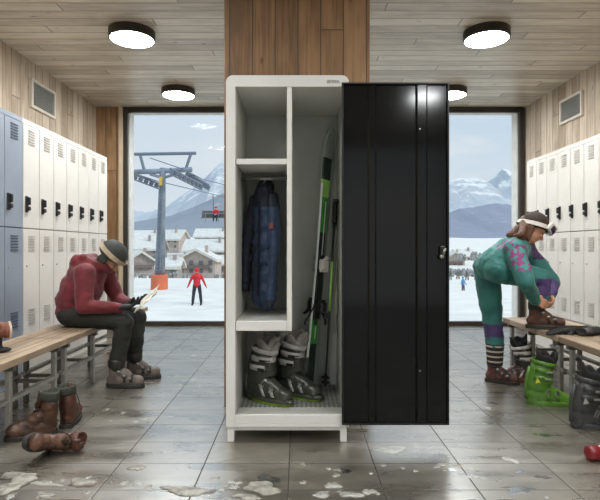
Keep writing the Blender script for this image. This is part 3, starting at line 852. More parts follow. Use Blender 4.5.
# red-capped bottle
bt = empty('bottle', (1.475, 2.50, .036), 0, 'white bottle with dark red cap lying on the floor at the picture edge', 'bottle', rot=(0,0,R(8)))
n_ = 24
def xr(prof): return [[(x, a*math.cos(2*PI*k/n_), a*math.sin(2*PI*k/n_)) for k in range(n_)] for x, a in prof]
MB().rings(xr([(.03,.026),(.04,.033),(.07,.0345),(.24,.0345),(.25,.030)])).build('body', M['bottle'], bt, smooth=True)
MB().rings(xr([(-.03,.028),(-.026,.034),(.0,.036),(.025,.036),(.032,.030)])).build('cap', M['redcap'], bt, smooth=True)
MB().rings(xr([(.085,.0348),(.086,.0352),(.105,.0352),(.106,.0348)])).build('stripe', M['black'], bt, smooth=True)

# ================================================================== SKIS AND POLES
def ski(p0, p1, rot, label, flip, main, accent):
    """p0 tail on the locker floor, p1 tip; topsheet normal = local -y"""
    p0 = Vector(p0); p1 = Vector(p1); ax = (p1-p0); L = ax.length; ax.normalize()
    q = ax.to_track_quat('Z', 'Y'); Mr = q.to_matrix() @ Matrix.Rotation(rot, 3, 'Z')
    r = empty('ski', p0, 0, label, 'ski', 'pair of green and black skis'); r.rotation_euler = Mr.to_euler()
    K = 60; th = .007
    def prof(u):
        z = u*L
        w = .034 + .015*(2*abs(u-.46))**2
        if u > .93: w *= math.sqrt(max(0.02, 1-((u-.93)/.07)**2))
        if u < .02: w *= .7 + .3*u/.02
        y = -.006*math.sin(PI*min(u/.86, 1))
        if u > .84: y += -.42*(u-.84)**2 * L * 1.6 - .0
        return z, w, y
    rs = []
    for k in range(K+1):
        z, w, y = prof(k/K); t = th*(1 if k/K < .9 else .7)
        rs.append([(-w, y+t*.3, z), (-w*.8, y-t, z), (w*.8, y-t, z), (w, y+t*.3, z), (w, y+t*.6, z), (-w, y+t*.6, z)])
    me = MB().rings(rs)
    ob = me.build('ski_body', [main, accent, M['skilime'], M['skiwhite'], M['skibase']], r, smooth=False)
    for p in ob.data.polygons:
        c = p.center; u = c.z/L; nn = p.normal
        if nn.y > .6: p.material_index = 4
        elif abs(nn.x) > .75: p.material_index = 3
        elif .60 < u < .74 : p.material_index = 1
        elif .74 < u < .80 : p.material_index = 2
        elif .18 < u < .30: p.material_index = 1
        elif .88 < u : p.material_index = 1 if flip else 4
        elif c.x > .015 and .3 < u < .62: p.material_index = 2
        else: p.material_index = 0
    # long pale stripe along the deck
    sr = []
    for k in range(12, 44):
        z, w, y = prof(k/K); sr.append([(.004, y-th-.0002, z), (.012, y-th-.0002, z), (.012, y-th-.0012, z), (.004, y-th-.0012, z)])
    MB().rings(sr).build('deck_stripe', M['skiwhite'], r)
    # binding: track, toe piece, heel piece, brake arms
    zb = .60; d = -th-.006
    MB().box(-.026,.026,d-.012,d+.004,zb-.14,zb+.26, c=.003).build('binding_track', M['black'], r)
    tp = MB(); tp.box(-.030,.030,d-.050,d-.010,zb+.17,zb+.235,c=.008).box(-.036,.036,d-.042,d-.026,zb+.155,zb+.18,c=.004).tube([(-.0,d-.03,zb+.23),(0,d-.055,zb+.25)],.012,8)
    tp.build('toe_piece', M['gogglew'] if not flip else M['cuffgrey'], r)
    hp = MB(); hp.box(-.027,.027,d-.066,d-.010,zb-.10,zb-.03,c=.008).tube([(0,d-.05,zb-.08),(0,d-.105,zb-.12)],[.014,.009],8).box(-.03,.03,d-.05,d-.03,zb-.04,zb-.015,c=.004)
    hp.build('heel_piece', M['black'], r)
    br = MB()
    for s in (-1,1): br.tube([(s*.036,d-.02,zb-.02),(s*.044,d-.01,zb-.07),(s*.046,d+.035,zb-.15)],.005,8).ell((s*.046,d+.04,zb-.16),(.008,.010,.022))
    br.build('brake', M['black'], r, smooth=True)
    return r
T0 = (.070, 3.12, .158); T1 = (.212, 3.20, 1.825)
def off(p, d): return (p[0]+d[0], p[1]+d[1], p[2])
ski(off(T0, (-.009,-.012)), off(T1, (-.008,-.012)), R(-72), 'ski leaning in the locker, its binding turned to the boots', False, M['skiblack'], M['skigreen'])
ski(off(T0, (.016,.012)), off(T1, (.010,.008)), R(108), 'ski leaning in the locker, its binding turned to the door hinge', True, M['skiblack'], M['skilime'])

def pole(p0, p1, label):
    p0 = Vector(p0); p1 = Vector(p1); ax = p1-p0; L = ax.length
    r = empty('ski_pole', p0, 0, label, 'ski pole', 'pair of black ski poles'); r.rotation_euler = ax.to_track_quat('Z','Y').to_euler()
    MB().tube([(0,0,.03),(0,0,L-.12)], [.0055,.0085], 10).build('shaft', M['skiblack'], r, smooth=True)
    MB().tube([(0,0,0),(0,0,.035)], [.002,.005], 8).build('pole_tip', M['steel'], r, smooth=True)
    b = MB(); b.cyl((0,0,.055), .030, .006, 16, r2=.022).cyl((0,0,.05), .010, .03, 10); b.build('basket', M['black'], r)
    g = MB(); g.tube([(0,0,L-.13),(0,0,L-.10),(0,0,L-.03),(0,0,L)], [.012,.016,.017,.019], 12).box(-.024,.024,-.018,.018,L-.012,L+.006,c=.005); g.build('grip', M['black'], r, smooth=False)
    s = MB(); K = 14; rs = []
    for k in range(K+1):
        a = 2*PI*k/K
        c = Vector((-.03-.026*math.cos(a), 0, L-.075+.07*math.sin(a)))
        rs.append([c+Vector((0,-.009,0)), c+Vector((.002,-.009,0)), c+Vector((.002,.009,0)), c+Vector((0,.009,0))])
    s.rings(rs, caps=False).build('wrist_strap', M['blackfab'], r)
    MB().tube([(0,0,L*.42),(0,0,L*.68)], [.0082,.0088], 10).build('pole_graphic', M['skilime'], r, smooth=True)
pole((.170,3.15,.158), (.236,3.14,1.36), 'black ski pole with its basket nearest the hinge, in front')
pole((.178,3.27,.158), (.243,3.26,1.33), 'black ski pole standing behind the other pole against the back panel')

# ================================================================== JACKET ON HANGER
hg = empty('coat_hanger', (-.205, 3.0, 1.475), R(-28), 'wooden coat hanger on the locker rod, holding the navy jacket', 'hanger')
k = MB(); k.tube([(-.062,0,-.10),(-.04,0,-.078),(0,0,-.058),(.04,0,-.078),(.062,0,-.10)], .010, 8); k.build('hanger_bar', M['wood2'], hg, smooth=True)
k = MB(); pts = [(0,0,-.055),(0,0,-.02)] + [(.0165*math.sin(a)*1.0, 0, .0165*-math.cos(a)+.0) for a in [R(q) for q in (30,60,90,120,150,180,210,240,265)]]
k.tube(pts, .0028, 8); k.build('hook', M['steel'], hg, smooth=True)
jk = empty('ski_jacket', (-.208, 3.0, .70), R(-28), 'navy blue quilted ski jacket with hood hanging inside the open locker', 'jacket')
g = MB()
def E(c, r, rot=0, ax='Y'): g.ell(c, r, M=Matrix.Rotation(rot, 4, ax))
jk.scale = (.70, .85, 1)
# torso: narrow flattened column (local x = shoulder line, local -y = front)
for (z, rx, ry) in ((.64,.105,.058),(.58,.115,.066),(.50,.118,.070),(.40,.116,.072),(.30,.116,.072),(.20,.118,.074),(.12,.120,.076),(.07,.112,.070)):
    g.ell((.01, 0, z), (rx, ry, .075))
g.cap((.105,-.01,.645), (.150,-.045,.40), .050, .046); g.cap((.150,-.045,.40), (.125,-.075,.04), .046, .036)
g.cap((-.095,.0,.635), (-.145,-.02,.40), .048, .045); g.cap((-.145,-.02,.40), (-.150,-.035,.14), .045, .036)
g.ell((0,.01,.70), (.075,.060,.045)); g.ell((.0,.045,.72), (.070,.05,.065)); g.cap((-.055,-.02,.68),(-.03,.03,.765),.024,.024); g.cap((.055,-.02,.68),(.03,.03,.765),.024,.024); g.cap((-.03,.03,.765),(.03,.03,.765),.026,.026)
def jdisp(c):
    q = .0016*math.cos(c.z*2*PI/.055) if c.z < .55 else 0
    return q + .006*noise.noise(c*14) + .003*noise.noise(c*40)
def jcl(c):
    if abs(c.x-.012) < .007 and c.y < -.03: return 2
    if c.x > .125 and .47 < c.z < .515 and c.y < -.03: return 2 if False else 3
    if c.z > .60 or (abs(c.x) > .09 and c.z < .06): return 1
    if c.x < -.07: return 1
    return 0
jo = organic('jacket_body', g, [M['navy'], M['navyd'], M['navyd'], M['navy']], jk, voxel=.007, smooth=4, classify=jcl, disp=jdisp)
MB().tube([(.012,-.074,.62),(.012,-.082,.45),(.010,-.084,.25),(.010,-.084,.08)], .0045, 6).build('zip', M['navyd'], jk, smooth=True)
MB().box(.125,.165,-.098,-.084,.47,.505, c=.003).build('sleeve_patch', M['patch'], jk)
for (c, rr) in (((.124,-.077,.022),.033), ((-.150,-.036,.120),.033)):
    MB().rings([[(c[0]+rr*k1*math.cos(2*PI*q/18), c[1]+rr*k1*math.sin(2*PI*q/18), c[2]+dz) for q in range(18)] for dz, k1 in ((-.02,.75),(-.022,.95),(.02,1.08),(.024,.9))]).build('sleeve_cuff', M['navyd'], jk, smooth=True)

# ================================================================== PEOPLE
def hand(mb, wrist, fdir, palm_n, r=1.0, curl=.7, thumb=1, glove=1.0):
    """palm + four unequal curled fingers + thumb, added to mb"""
    w = Vector(wrist); f = Vector(fdir).normalized(); nrm = Vector(palm_n); nrm = (nrm - f*nrm.dot(f)).normalized(); s = f.cross(nrm).normalized()
    th = .012*glove*r
    pc = w + f*.05*r
    for k in range(4):
        o = s*(k-1.5)*.019*r
        mb.cap(w + o*.5, w + o + f*.085*r, .016*glove*r, .0125*glove*r, 10)
        L = (.036,.042,.040,.031)[k]*r
        p = w + o + f*.088*r
        d = f
        for j, seg in enumerate((1.0,.72,.55)):
            a = curl*(.55 + .45*j)
            d2 = (d*math.cos(a) + nrm*math.sin(a)).normalized()
            q = p + d2*L*seg
            mb.cap(p, q, (.0095-.0008*j)*glove*r, (.0088-.0008*j)*glove*r, 8)
            nrm2 = (nrm*math.cos(a) - d*math.sin(a)); p = q; d = d2
    t0 = w + f*.022*r + s*thumb*.022*r; td = (f*.65 + s*thumb*.55 + nrm*.45).normalized()
    t1 = t0 + td*.040*r; t2 = t1 + (f*.8+nrm*.5).normalized()*.030*r
    mb.cap(t0, t1, .014*glove*r, .011*glove*r, 8); mb.cap(t1, t2, .011*glove*r, .009*glove*r, 8)
    return mb

def head(mb, c, fwd, up, s=1.0):
    """head with brow, nose, lips, chin, ears; c = centre of skull"""
    f = Vector(fwd).normalized(); u = Vector(up); u = (u - f*u.dot(f)).normalized(); l = u.cross(f)
    Mx = Matrix((( f.x, l.x, u.x), (f.y, l.y, u.y), (f.z, l.z, u.z)))
    P = lambda a, b, d: Vector(c) + Mx @ Vector((a*s, b*s, d*s))
    Q = Mx.to_4x4()
    mb.ell(P(-.01,0,.02), (.098*s,.077*s,.098*s), M=Q)
    mb.ell(P(.028,0,-.035), (.062*s,.058*s,.075*s), M=Q)
    mb.ell(P(.060,0,-.088), (.026*s,.028*s,.020*s), M=Q)          # chin
    mb.cap(P(-.02,-.05,-.07), P(.05,-.02,-.09), .018*s, .016*s); mb.cap(P(-.02,.05,-.07), P(.05,.02,-.09), .018*s, .016*s)
    mb.cap(P(.084,0,.002), P(.106,0,-.036), .009*s, .0135*s)       # nose
    mb.ell(P(.080,-.03,-.025), (.016*s,.018*s,.014*s), M=Q); mb.ell(P(.080,.03,-.025), (.016*s,.018*s,.014*s), M=Q)
    mb.ell(P(.085,0,-.060), (.011*s,.024*s,.008*s), M=Q); mb.ell(P(.083,0,-.070), (.011*s,.021*s,.007*s), M=Q)
    mb.cap(P(.078,-.04,.016), P(.078,.04,.016), .012*s, .012*s)
    for q in (-1,1): mb.ell(P(-.01,q*.078,-.015), (.018*s,.008*s,.028*s), M=Q)
    return P, Q
def eyes(P, Q, s, parent):
    for q in (-1,1): MB().ell(P(.0835,q*.031,-.004), (.006*s,.013*s,.004*s), M=Q).build('eye', M['bootdark'], parent, smooth=True)

# ---------- seated man in red
man = empty('person', (-1.62, 3.93, 0), 0, 'seated person in dark red hooded jacket and dark helmet reading a magazine on the bench', 'person')
mo = Vector((-1.62, 3.93, 0))
V = lambda x, y, z: Vector((x, y, z)) - mo
def pm(X, Y, D): return Vector(px(X, Y, D)) - mo
hipN, hipF = V(-1.75,3.85,.555), V(-1.75,4.05,.555)
kneeN, kneeF = V(-1.315,3.82,.505), V(-1.295,4.08,.505)
ankN, ankF = V(-1.375,3.81,.12), V(-1.325,4.06,.12)
shN, shF = V(-1.615,3.79,.865), V(-1.59,4.12,.865)
elN, elF = V(-1.60,3.74,.625), V(-1.50,4.16,.635)
wrN, wrF = V(-1.365,3.78,.605), V(-1.36,4.03,.615)
hc = V(-1.475,3.95,.985); fw = Vector((.52,0,-.86)); up = Vector((.86,0,.52))
# body (skin): head, neck, trunk, arms as one figure
g = MB(); P, Q = head(g, hc, fw, up, .92)
g.cap(hc+Vector((-.02,0,-.05)), V(-1.60,3.95,.90), .052, .060); g.cap(V(-1.66,3.95,.86), V(-1.76,3.95,.60), .08, .09)
for s_, e_, w_ in ((shN, elN, wrN), (shF, elF, wrF)):
    g.cap(V(-1.66,3.95,.86), s_, .05, .045); g.cap(s_, e_, .045, .036); g.cap(e_, w_, .036, .026)
for h_, k_, a_ in ((hipN,kneeN,ankN),(hipF,kneeF,ankF)):
    g.cap(h_, k_, .07, .05); g.cap(k_, a_, .05, .035)
organic('body', g, [M['skin']], man, voxel=.008, smooth=2)
eyes(P, Q, .92, man)
# jacket
g = MB()
g.cap(V(-1.76,3.95,.565), V(-1.765,3.95,.66), .125, .135); g.ell(V(-1.765,3.95,.57), (.135,.185,.10)); g.ell(V(-1.755,3.95,.66), (.135,.185,.11)); g.ell(V(-1.725,3.95,.76), (.140,.19,.12)); g.ell(V(-1.675,3.95,.85), (.130,.20,.11)); g.ell(V(-1.64,3.95,.895), (.105,.17,.075))
g.ell(V(-1.66,3.95,.74), (.115,.16,.15)); g.cap(V(-1.76,3.95,.60), V(-1.63,3.95,.87), .125, .12); g.cap(V(-1.75,3.88,.66), V(-1.64,3.86,.86), .13, .10); g.cap(V(-1.75,4.02,.66), V(-1.64,4.04,.86), .13, .10)
for s_, e_, w_ in ((shN, elN, wrN), (shF, elF, wrF)):
    g.ell(s_, (.088,.078,.080)); g.cap(s_, e_, .080, .062); g.cap(e_, w_, .062, .042); g.cap(w_, w_+(w_-e_).normalized()*.012, .041, .038)
# collar and hood bunched behind the neck
for a in range(0, 360, 24):
    q = R(a); g.ell(V(-1.565,3.95,.925)+Vector((.075*math.cos(q), .085*math.sin(q), .035*math.cos(q)*-.6)), (.030,.030,.042))
g.cap(V(-1.70,3.87,.955), V(-1.70,4.03,.955), .058, .058); g.cap(V(-1.655,3.85,.985), V(-1.655,4.05,.985), .034, .034); g.ell(V(-1.735,3.95,.93), (.055,.11,.06)); g.cap(V(-1.66,3.85,.975), V(-1.56,3.86,.935), .030, .028); g.cap(V(-1.66,4.05,.975), V(-1.56,4.04,.935), .030, .028)
def mdisp(c):
    w = Vector((c.x*5, c.y*5, c.z*9))
    d = .007*noise.noise(w*1.6) + .0035*noise.noise(Vector((c.x*26, c.y*10, c.z*26)))
    # creases at the elbow
    return d
def hood_cut(c): return 0
organic('jacket', g, [M['red']], man, voxel=.009, smooth=5, disp=mdisp)
# trousers
g = MB()
g.ell(V(-1.765,3.95,.545), (.125,.18,.095))
for h_, k_, a_ in ((hipN,kneeN,ankN),(hipF,kneeF,ankF)):
    g.cap(h_+Vector((0,0,-.005)), k_+Vector((-.01,0,-.012)), .098, .072); g.cap(k_+Vector((-.012,0,-.012)), a_+Vector((0,0,.07)), .072, .060); g.cap(a_+Vector((0,0,.12)), a_+Vector((0,0,.03)), .062, .058)
organic('trousers', g, [M['pants']], man, voxel=.009, smooth=5, disp=lambda c: .006*noise.noise(Vector((c.x*9, c.y*9, c.z*14)))+.003*noise.noise(c*30))
# helmet
g = MB(); Pc = lambda a, b, d: P(a, b, d)
def helmet(P, Q, s, name, m, parent, thick=1.0):
    g = MB(); n1, n2 = 28, 14; rs = []
    for i in range(n2+1):
        ph = -.30 + (PI/2+.30)*i/n2; ph = min(ph, PI/2-.03)
        ring = []
        for k in range(n1):
            t = 2*PI*k/n1
            cut = .55 if abs(((t+PI) % (2*PI))-PI) < 1.15 else 0
            lo = -.42 + .55*(max(0, math.cos(t))**.7 if math.cos(t) > 0 else 0)
            pp = lo + (PI/2 - lo)*(i/n2); pp = min(pp, PI/2-.03)
            ring.append(P(-.012 + .118*math.cos(pp)*math.cos(t), .095*math.cos(pp)*math.sin(t), .025+.112*math.sin(pp)))
        rs.append(ring)
    inn = [P(-.012, 0, .0) + (v-P(-.012,0,.0))*.90 for v in rs[0]]
    g.rings([inn]+rs, caps=False)
    return g.build(name, m, parent, smooth=True)
PH = lambda a, b, d: P(a*1.10-.004, b*1.10, d*1.10-.004)
he = helmet(PH, Q, .92, 'helmet', M['beanie'], man)
for q in (-1,1):
    MB().ell(P(-.012,q*.086,-.045), (.040,.014,.048), M=Q).build('ear_pad', M['beanie'], he, smooth=True)
g = MB(); rs = []
for k in range(29):
    t = 2*PI*k/28 - PI
    ce = PH(-.012+.121*math.cos(t), .099*math.sin(t), .034 + .030*math.cos(t))
    out = (ce - P(-.012,0,.03)).normalized(); u = (P(0,0,1)-P(0,0,0)).normalized()
    rs.append([ce-u*.019, ce-u*.019+out*.004, ce+u*.019+out*.004, ce+u*.019])
g.rings(rs, caps=False).build('goggle_strap', M['strap'], man)
g = MB(); rs = []
for k in range(13):
    t = R(-62)+R(124)*k/12
    ce = PH(-.012+.122*math.cos(t), .098*math.sin(t), .060)
    out = (ce - P(-.012,0,.058)).normalized(); u = (P(0,0,1)-P(0,0,0)).normalized(); h = .034*(1-.35*abs(k-6)/6)
    rs.append([ce-u*h-out*.01, ce-u*h+out*.014, ce+u*h+out*.014, ce+u*h-out*.01])
gg = g.build('goggles', M['strap'], man, smooth=True)
# gloves
for nm, w_, dr, th_ in (('glove', wrN, Vector((.9,.05,.12)), -1), ('glove', wrF, Vector((.9,-.35,.10)), 1)):
    g = MB(); g.cap(w_-Vector((.015,0,0)), w_+dr.normalized()*.03, .032, .028); hand(g, w_+dr.normalized()*.01, dr, (.2,0,1.0), 1.0, .62, th_, 1.35)
    organic(nm, g, [M['glove']], man, voxel=.005, smooth=3)
# boots
def snow_boot(parent, ank, rz, m, trim, L=.30, sc=1.0):
    a = Vector(ank); Rz = Matrix.Rotation(rz, 3, 'Z')
    T = lambda x, y, z: (Vector((a.x, a.y, a.z-.12)) + Rz @ (Vector((x, y, z))*sc))
    g = MB()
    g.cap(T(-.035,0,.06), T(.02,0,.06), .048*sc, .050*sc); g.cap(T(.02,0,.055), T(.16,0,.052), .052*sc, .044*sc); g.cap(T(-.02,0,.06), T(-.005,0,.19), .050*sc, .058*sc); g.cap(T(-.01,0,.13), T(.07,0,.09), .054*sc, .044*sc)
    bo = organic('boot', g, [m], parent, voxel=.007, smooth=4, disp=lambda c: .002*noise.noise(c*40))
    o = outline(28, -.09, .21, .052)
    rs = [[T(x, y, 0) for x, y in o], [T(x, y, .024) for x, y in o], [T(x*.98, y*.94, .032) for x, y in o]]
    MB().rings(rs).build('sole', trim, bo)
    st = MB()
    for (x, z, w) in ((.075,.108,.046),(.125,.088,.042)):
        rs = []
        for k in range(11):
            q = PI*k/10; rs.append([T(x-.010, w*1.12*math.cos(q), .05+(z-.045)*math.sin(q)), T(x+.010, w*1.12*math.cos(q), .05+(z-.05)*math.sin(q)), T(x+.010, w*1.22*math.cos(q), .05+(z-.042)*math.sin(q)), T(x-.010, w*1.22*math.cos(q), .05+(z-.036)*math.sin(q))])
        st.rings(rs)
    st.build('boot_strap', trim, bo, smooth=True)
    bk = MB()
    for (x, z) in ((.070,.098),(.115,.080),(.03,.13)):
        c = T(x, -.054, z); bk.ell(c, (.014,.006,.010))
    bk.build('buckle', M['buckle'], bo, smooth=True)
    rs = []
    for z, k1 in ((.15,1.0),(.16,1.08),(.205,1.1),(.215,1.0)):
        rs.append([T(-.006+.060*k1*math.cos(2*PI*q/20), .058*k1*math.sin(2*PI*q/20), z) for q in range(20)])
    MB().rings(rs).build('boot_cuff', trim, bo, smooth=True)
    return bo
snow_boot(man, ankN, R(-4), M['bootgrey'], M['bootdark'])
snow_boot(man, ankF, R(6), M['bootgrey'], M['bootdark'])
# magazine in his hands
mg = empty('magazine', (-1.165, 3.90, .655), 0, 'small open magazine held by the seated reader', 'magazine')
U = Vector((.105, .0, .088)).normalized(); W = Vector((.10, .70, .42)).normalized(); NN = U.cross(W)
for s in (-1, 1):
    g = MB(); rs = []
    for k in range(9):
        t = k/8; b = W*(s*.095*t) + NN*(.022*math.sin(t*PI)*.6 + .02*t)
        rs.append([b-U*.085, b+U*.085, b+U*.085-NN*.004, b-U*.085-NN*.004])
    g.rings(rs).build('page', M['paper'], mg, smooth=False)

# ---------- woman in teal bending over her boot
wo = empty('person', (1.62, 3.88, 0), 0, 'bending person in teal and purple ski suit fastening a boot on the bench', 'person')
mo = Vector((1.62, 3.88, 0))
hipL, hipR_ = V(1.50,3.98,.90), V(1.53,3.82,.90)
kneL = V(1.545,3.97,.49); ankL = V(1.555,3.95,.12)
kneR = V(1.845,3.80,.825); ankR = V(1.835,3.79,.57)
shR, shL = V(1.615,3.74,1.045), V(1.83,4.04,1.07)
elR, elL = V(1.635,3.585,.815), V(2.02,3.98,.79)
wrR, wrL = V(1.745,3.68,.680), V(1.945,3.86,.695)
hc = V(1.830,3.88,1.215); fw = Vector((.70,-.22,-.60)); up = Vector((.60,-.05,.76))
g = MB(); P, Q = head(g, hc, fw, up, .92)
chest = V(1.70,3.90,1.03); pel = V(1.54,3.90,.93)
g.cap(hc+Vector((-.03,0,-.04)), V(1.73,3.90,1.09), .046, .055); g.cap(chest, pel, .09, .10)
for s_, e_, w_ in ((shR, elR, wrR), (shL, elL, wrL)):
    g.cap(chest, s_, .05, .045); g.cap(s_, e_, .042, .034); g.cap(e_, w_, .034, .023)
for h_, k_, a_ in ((hipL,kneL,ankL),(hipR_,kneR,ankR)):
    g.cap(pel, h_, .09,.08); g.cap(h_, k_, .07, .05); g.cap(k_, a_, .048, .034)
hand(g, wrR, (.75,.15,-.35), (.2,.9,-.1), .95, .75, 1); hand(g, wrL, (-.15,-.6,-.45), (-.8,-.2,0), .95, .75, 1)
organic('body', g, [M['skin']], wo, voxel=.006, smooth=2)
eyes(P, Q, .92, wo)
# suit
g = MB()
g.ell(V(1.515,3.90,.91), (.105,.165,.11)); g.cap(V(1.515,3.90,.92), V(1.66,3.90,1.03), .125, .125); g.cap(V(1.53,3.84,.94), V(1.65,3.80,1.03), .10, .10); g.cap(V(1.53,3.97,.94), V(1.76,4.0,1.04), .10, .10); g.ell(V(1.69,3.90,1.05), (.115,.15,.10))
g.cap(V(1.72,3.90,1.09), V(1.755,3.90,1.125), .072, .062); g.cap(shR, V(1.70,3.90,1.07), .07, .09); g.cap(shL, V(1.70,3.90,1.07), .07, .09)
for s_, e_, w_, hh in ((shR, elR, wrR, 1), (shL, elL, wrL, 0)):
    g.ell(s_, (.083,.075,.083)); g.cap(s_, e_, .078, .064); g.cap(e_, w_, .064, .046); g.cap(e_+(w_-e_)*.8, w_, .048, .044)
g.cap(hipL, kneL, .110, .080); g.cap(kneL, ankL+Vector((0,0,.16)), .080, .070)
g.cap(hipR_+Vector((0,0,-.005)), kneR, .112, .083); g.cap(kneR, ankR+Vector((0,0,.13)), .082, .070)
def wcl(c):
    w = c + mo
    if .36 < w.z < .46 and w.x < 1.7: return 1
    dk = (c-kneR)
    if w.x > 1.775 and .70 < w.z < .83 and w.y < 3.92 and (w.y > 3.71): return 1
    # shoulder yoke pattern
    t = (w - Vector((1.69,3.74,1.02)))
    if w.y < 3.79 and abs(w.x - 1.625 - (1.03-w.z)*.15) < .078 and .90 < w.z < 1.09: return 2
    if w.y < 3.86 and 1.52 < w.x < 1.64 and 1.05 < w.z < 1.13: return 2
    if w.x > 1.86 and w.y > 3.90 and .97 < w.z < 1.09: return 3
    if abs(w.x-1.80-(w.z-1.03)*.6) < .03 and .93 < w.z < 1.10: return 3
    return 0
organic('ski_suit', g, [M['teal'], M['purple'], M['pattern'], M['pattern2']], wo, voxel=.009, smooth=4, classify=wcl,
        disp=lambda c: .008*noise.noise(Vector((c.x*8, c.y*8, c.z*12)))+.004*noise.noise(Vector((c.x*24, c.y*12, c.z*24))))
# striped sock and boots
so = MB(); rs = []
for i in range(12):
    z = .135+.17*i/11; rr = .057+.012*i/11+(.003 if i % 2 else 0)
    rs.append([(ankL.x+rr*math.cos(2*PI*k/20), ankL.y+rr*math.sin(2*PI*k/20), z) for k in range(20)])
so.rings(rs)
m1 = nodes('striped wool'); m_, nt, p, out = m1; tc = N(nt,'ShaderNodeTexCoord'); sp = N(nt,'ShaderNodeSeparateXYZ'); nt.links.new(tc.outputs['Object'], sp.inputs[0])
q1 = N(nt,'ShaderNodeMath',operation='MULTIPLY'); q1.inputs[1].default_value = 2*PI/.040; nt.links.new(sp.outputs[2], q1.inputs[0])
q2 = N(nt,'ShaderNodeMath',operation='SINE'); nt.links.new(q1.outputs[0], q2.inputs[0])
cr = N(nt,'ShaderNodeValToRGB'); cr.color_ramp.interpolation='CONSTANT'; cr.color_ramp.elements[0].color = lin('2A2422'); cr.color_ramp.elements[1].position=.5; cr.color_ramp.elements[1].color=lin('B5A898')
nt.links.new(q2.outputs[0], cr.inputs[0]); nt.links.new(cr.outputs[0], p.inputs['Base Color']); p.inputs['Roughness'].default_value=.9
so.build('striped_gaiter', m_, wo, smooth=True)
snow_boot(wo, ankL, R(-28), M['maroonboot'], M['bootdark'], sc=.86)
snow_boot(wo, (ankR.x-.02, ankR.y, .572), R(-14), M['brownboot'], M['bootdark'], sc=.95)
g = MB(); g.tube([ankR+Vector((-.015,0,.20)), ankR+Vector((-.02,0,.08))], [.062,.056], 16); g.build('ankle_gaiter', M['bootdark'], wo, smooth=True)
# hair falling forward and blown back
g = MB()
g.cap(P(-.06,-.055,-.02), P(-.03,-.085,-.16), .040, .030); g.cap(P(-.03,-.085,-.16), P(.01,-.07,-.215), .030, .010)
g.cap(P(-.07,0,-.03), P(-.11,-.03,-.17), .050, .030); g.cap(P(-.02,-.082,-.03), P(.02,-.078,-.12), .022, .014)
g.cap(P(-.10,-.02,-.0), V(1.69,3.78,1.165), .035, .026); g.cap(V(1.69,3.78,1.165), V(1.62,3.77,1.155), .026, .006)
g.cap(P(-.06,.05,-.03), P(-.02,.08,-.14), .035, .02)
organic('hair', g, [M['hair']], wo, voxel=.006, smooth=3, disp=lambda c: .004*noise.noise(Vector((c.x*40, c.y*40, c.z*14))))
hb = helmet(P, Q, .92, 'hat', M['brownhat'], wo)
g = MB(); rs = []
for k in range(29):
    t = 2*PI*k/28 - PI
    ce = P(-.012+.124*math.cos(t), .101*math.sin(t), .018 + .050*math.cos(t))
    o_ = (ce - P(-.012,0,.02)).normalized(); u = (P(0,0,1)-P(0,0,0)).normalized()
    rs.append([ce-u*.016, ce-u*.016+o_*.005, ce+u*.016+o_*.005, ce+u*.016])
g.rings(rs, caps=False).build('goggle_strap', M['gogglew'], wo)
for nm, k0, k1, hh, m_ in (('goggle_frame', .004, .026, .036, M['gogglew']), ('goggle_lens', .024, .032, .026, M['lens'])):
    g = MB(); rs = []
    for k in range(13):
        t = R(-58 if nm == 'goggle_frame' else -48)*(1-k/6)
        ce = P(-.008+.125*math.cos(t), .096*math.sin(t), .068)
        o_ = (ce - P(-.012,0,.068)).normalized(); u = (P(0,0,1)-P(0,0,0)).normalized(); h = hh*(1-.25*abs(k-6)/6)
        rs.append([ce-u*h+o_*k0, ce-u*h+o_*k1, ce+u*h+o_*k1, ce+u*h+o_*k0])
    g.rings(rs).build(nm, m_, wo, smooth=(nm == 'goggle_lens'))

# ---------- gloves on the benches
def loose_glove(loc, rz, label, m, cuffm, sc=1.0, tilt=0):
    r = empty('glove', loc, 0, label, 'glove', rot=(0, tilt, rz)); r.scale = (sc,)*3
    g = MB(); g.cap((-.02,0,.022),(.05,0,.022),.034,.036); hand(g, (0,0,.022), (1,0,0), (0,0,-.25), 1.1, .18, 1, 1.35)
    organic('glove_body', g, [m], r, voxel=.006, smooth=3)
    rs = [[(x, k1*math.cos(2*PI*q/18), .026+k1*.6*math.sin(2*PI*q/18)) for q in range(18)] for x, k1 in ((-.10,.036),(-.105,.044),(-.04,.043),(-.02,.038))]
    MB().rings(rs).build('cuff', cuffm, r, smooth=True)
loose_glove((1.965, 3.56, .453), R(186), 'black ski glove lying on the bench beside the raised boot, nearer the boot', M['glove'], M['blackfab'], 1.0)
loose_glove((2.06, 3.50, .453), R(20), 'black ski glove with grey patch lying across the other glove on the bench', M['glove'], M['charshell'], 1.0)
mt = empty('mitten', (-1.722, 2.95, .56), R(40), 'teal and tan ski mitten with cream cuff at the picture edge on the bench', 'mitten')
g = MB(); g.cap((-.03,0,.02),(-.16,0,.03),.050,.045); g.ell((-.09,-.02,.045),(.07,.05,.045)); g.cap((-.05,-.03,.01),(-.11,-.06,-.01),.022,.02)
organic('mitten_body', g, [M['tealmit'], M['tan']], mt, voxel=.006, smooth=4, classify=lambda c: 1 if c.x > -.050 or c.z < .0 else 0)
MB().rings([[(x+.25*z, a*math.cos(2*PI*q/20), a*.85*math.sin(2*PI*q/20)+.015) for q in range(20)] for x, a, z in ((-.012,.050,0),(-.008,.054,0),(.012,.056,0),(.016,.046,0),(.004,.040,0))]).build('cuff', M['tan'], mt, smooth=True)
MB().tube([(.016, .052*math.cos(2*PI*q/20), .015+.045*math.sin(2*PI*q/20)) for q in range(21)], .0075, 8).build('fleece_rim', M['fleece'], mt, smooth=True)
gt = empty('goggle_case', (-1.755, 2.93, .45), 0, 'black strap and pouch under the teal mitten on the bench', 'pouch')
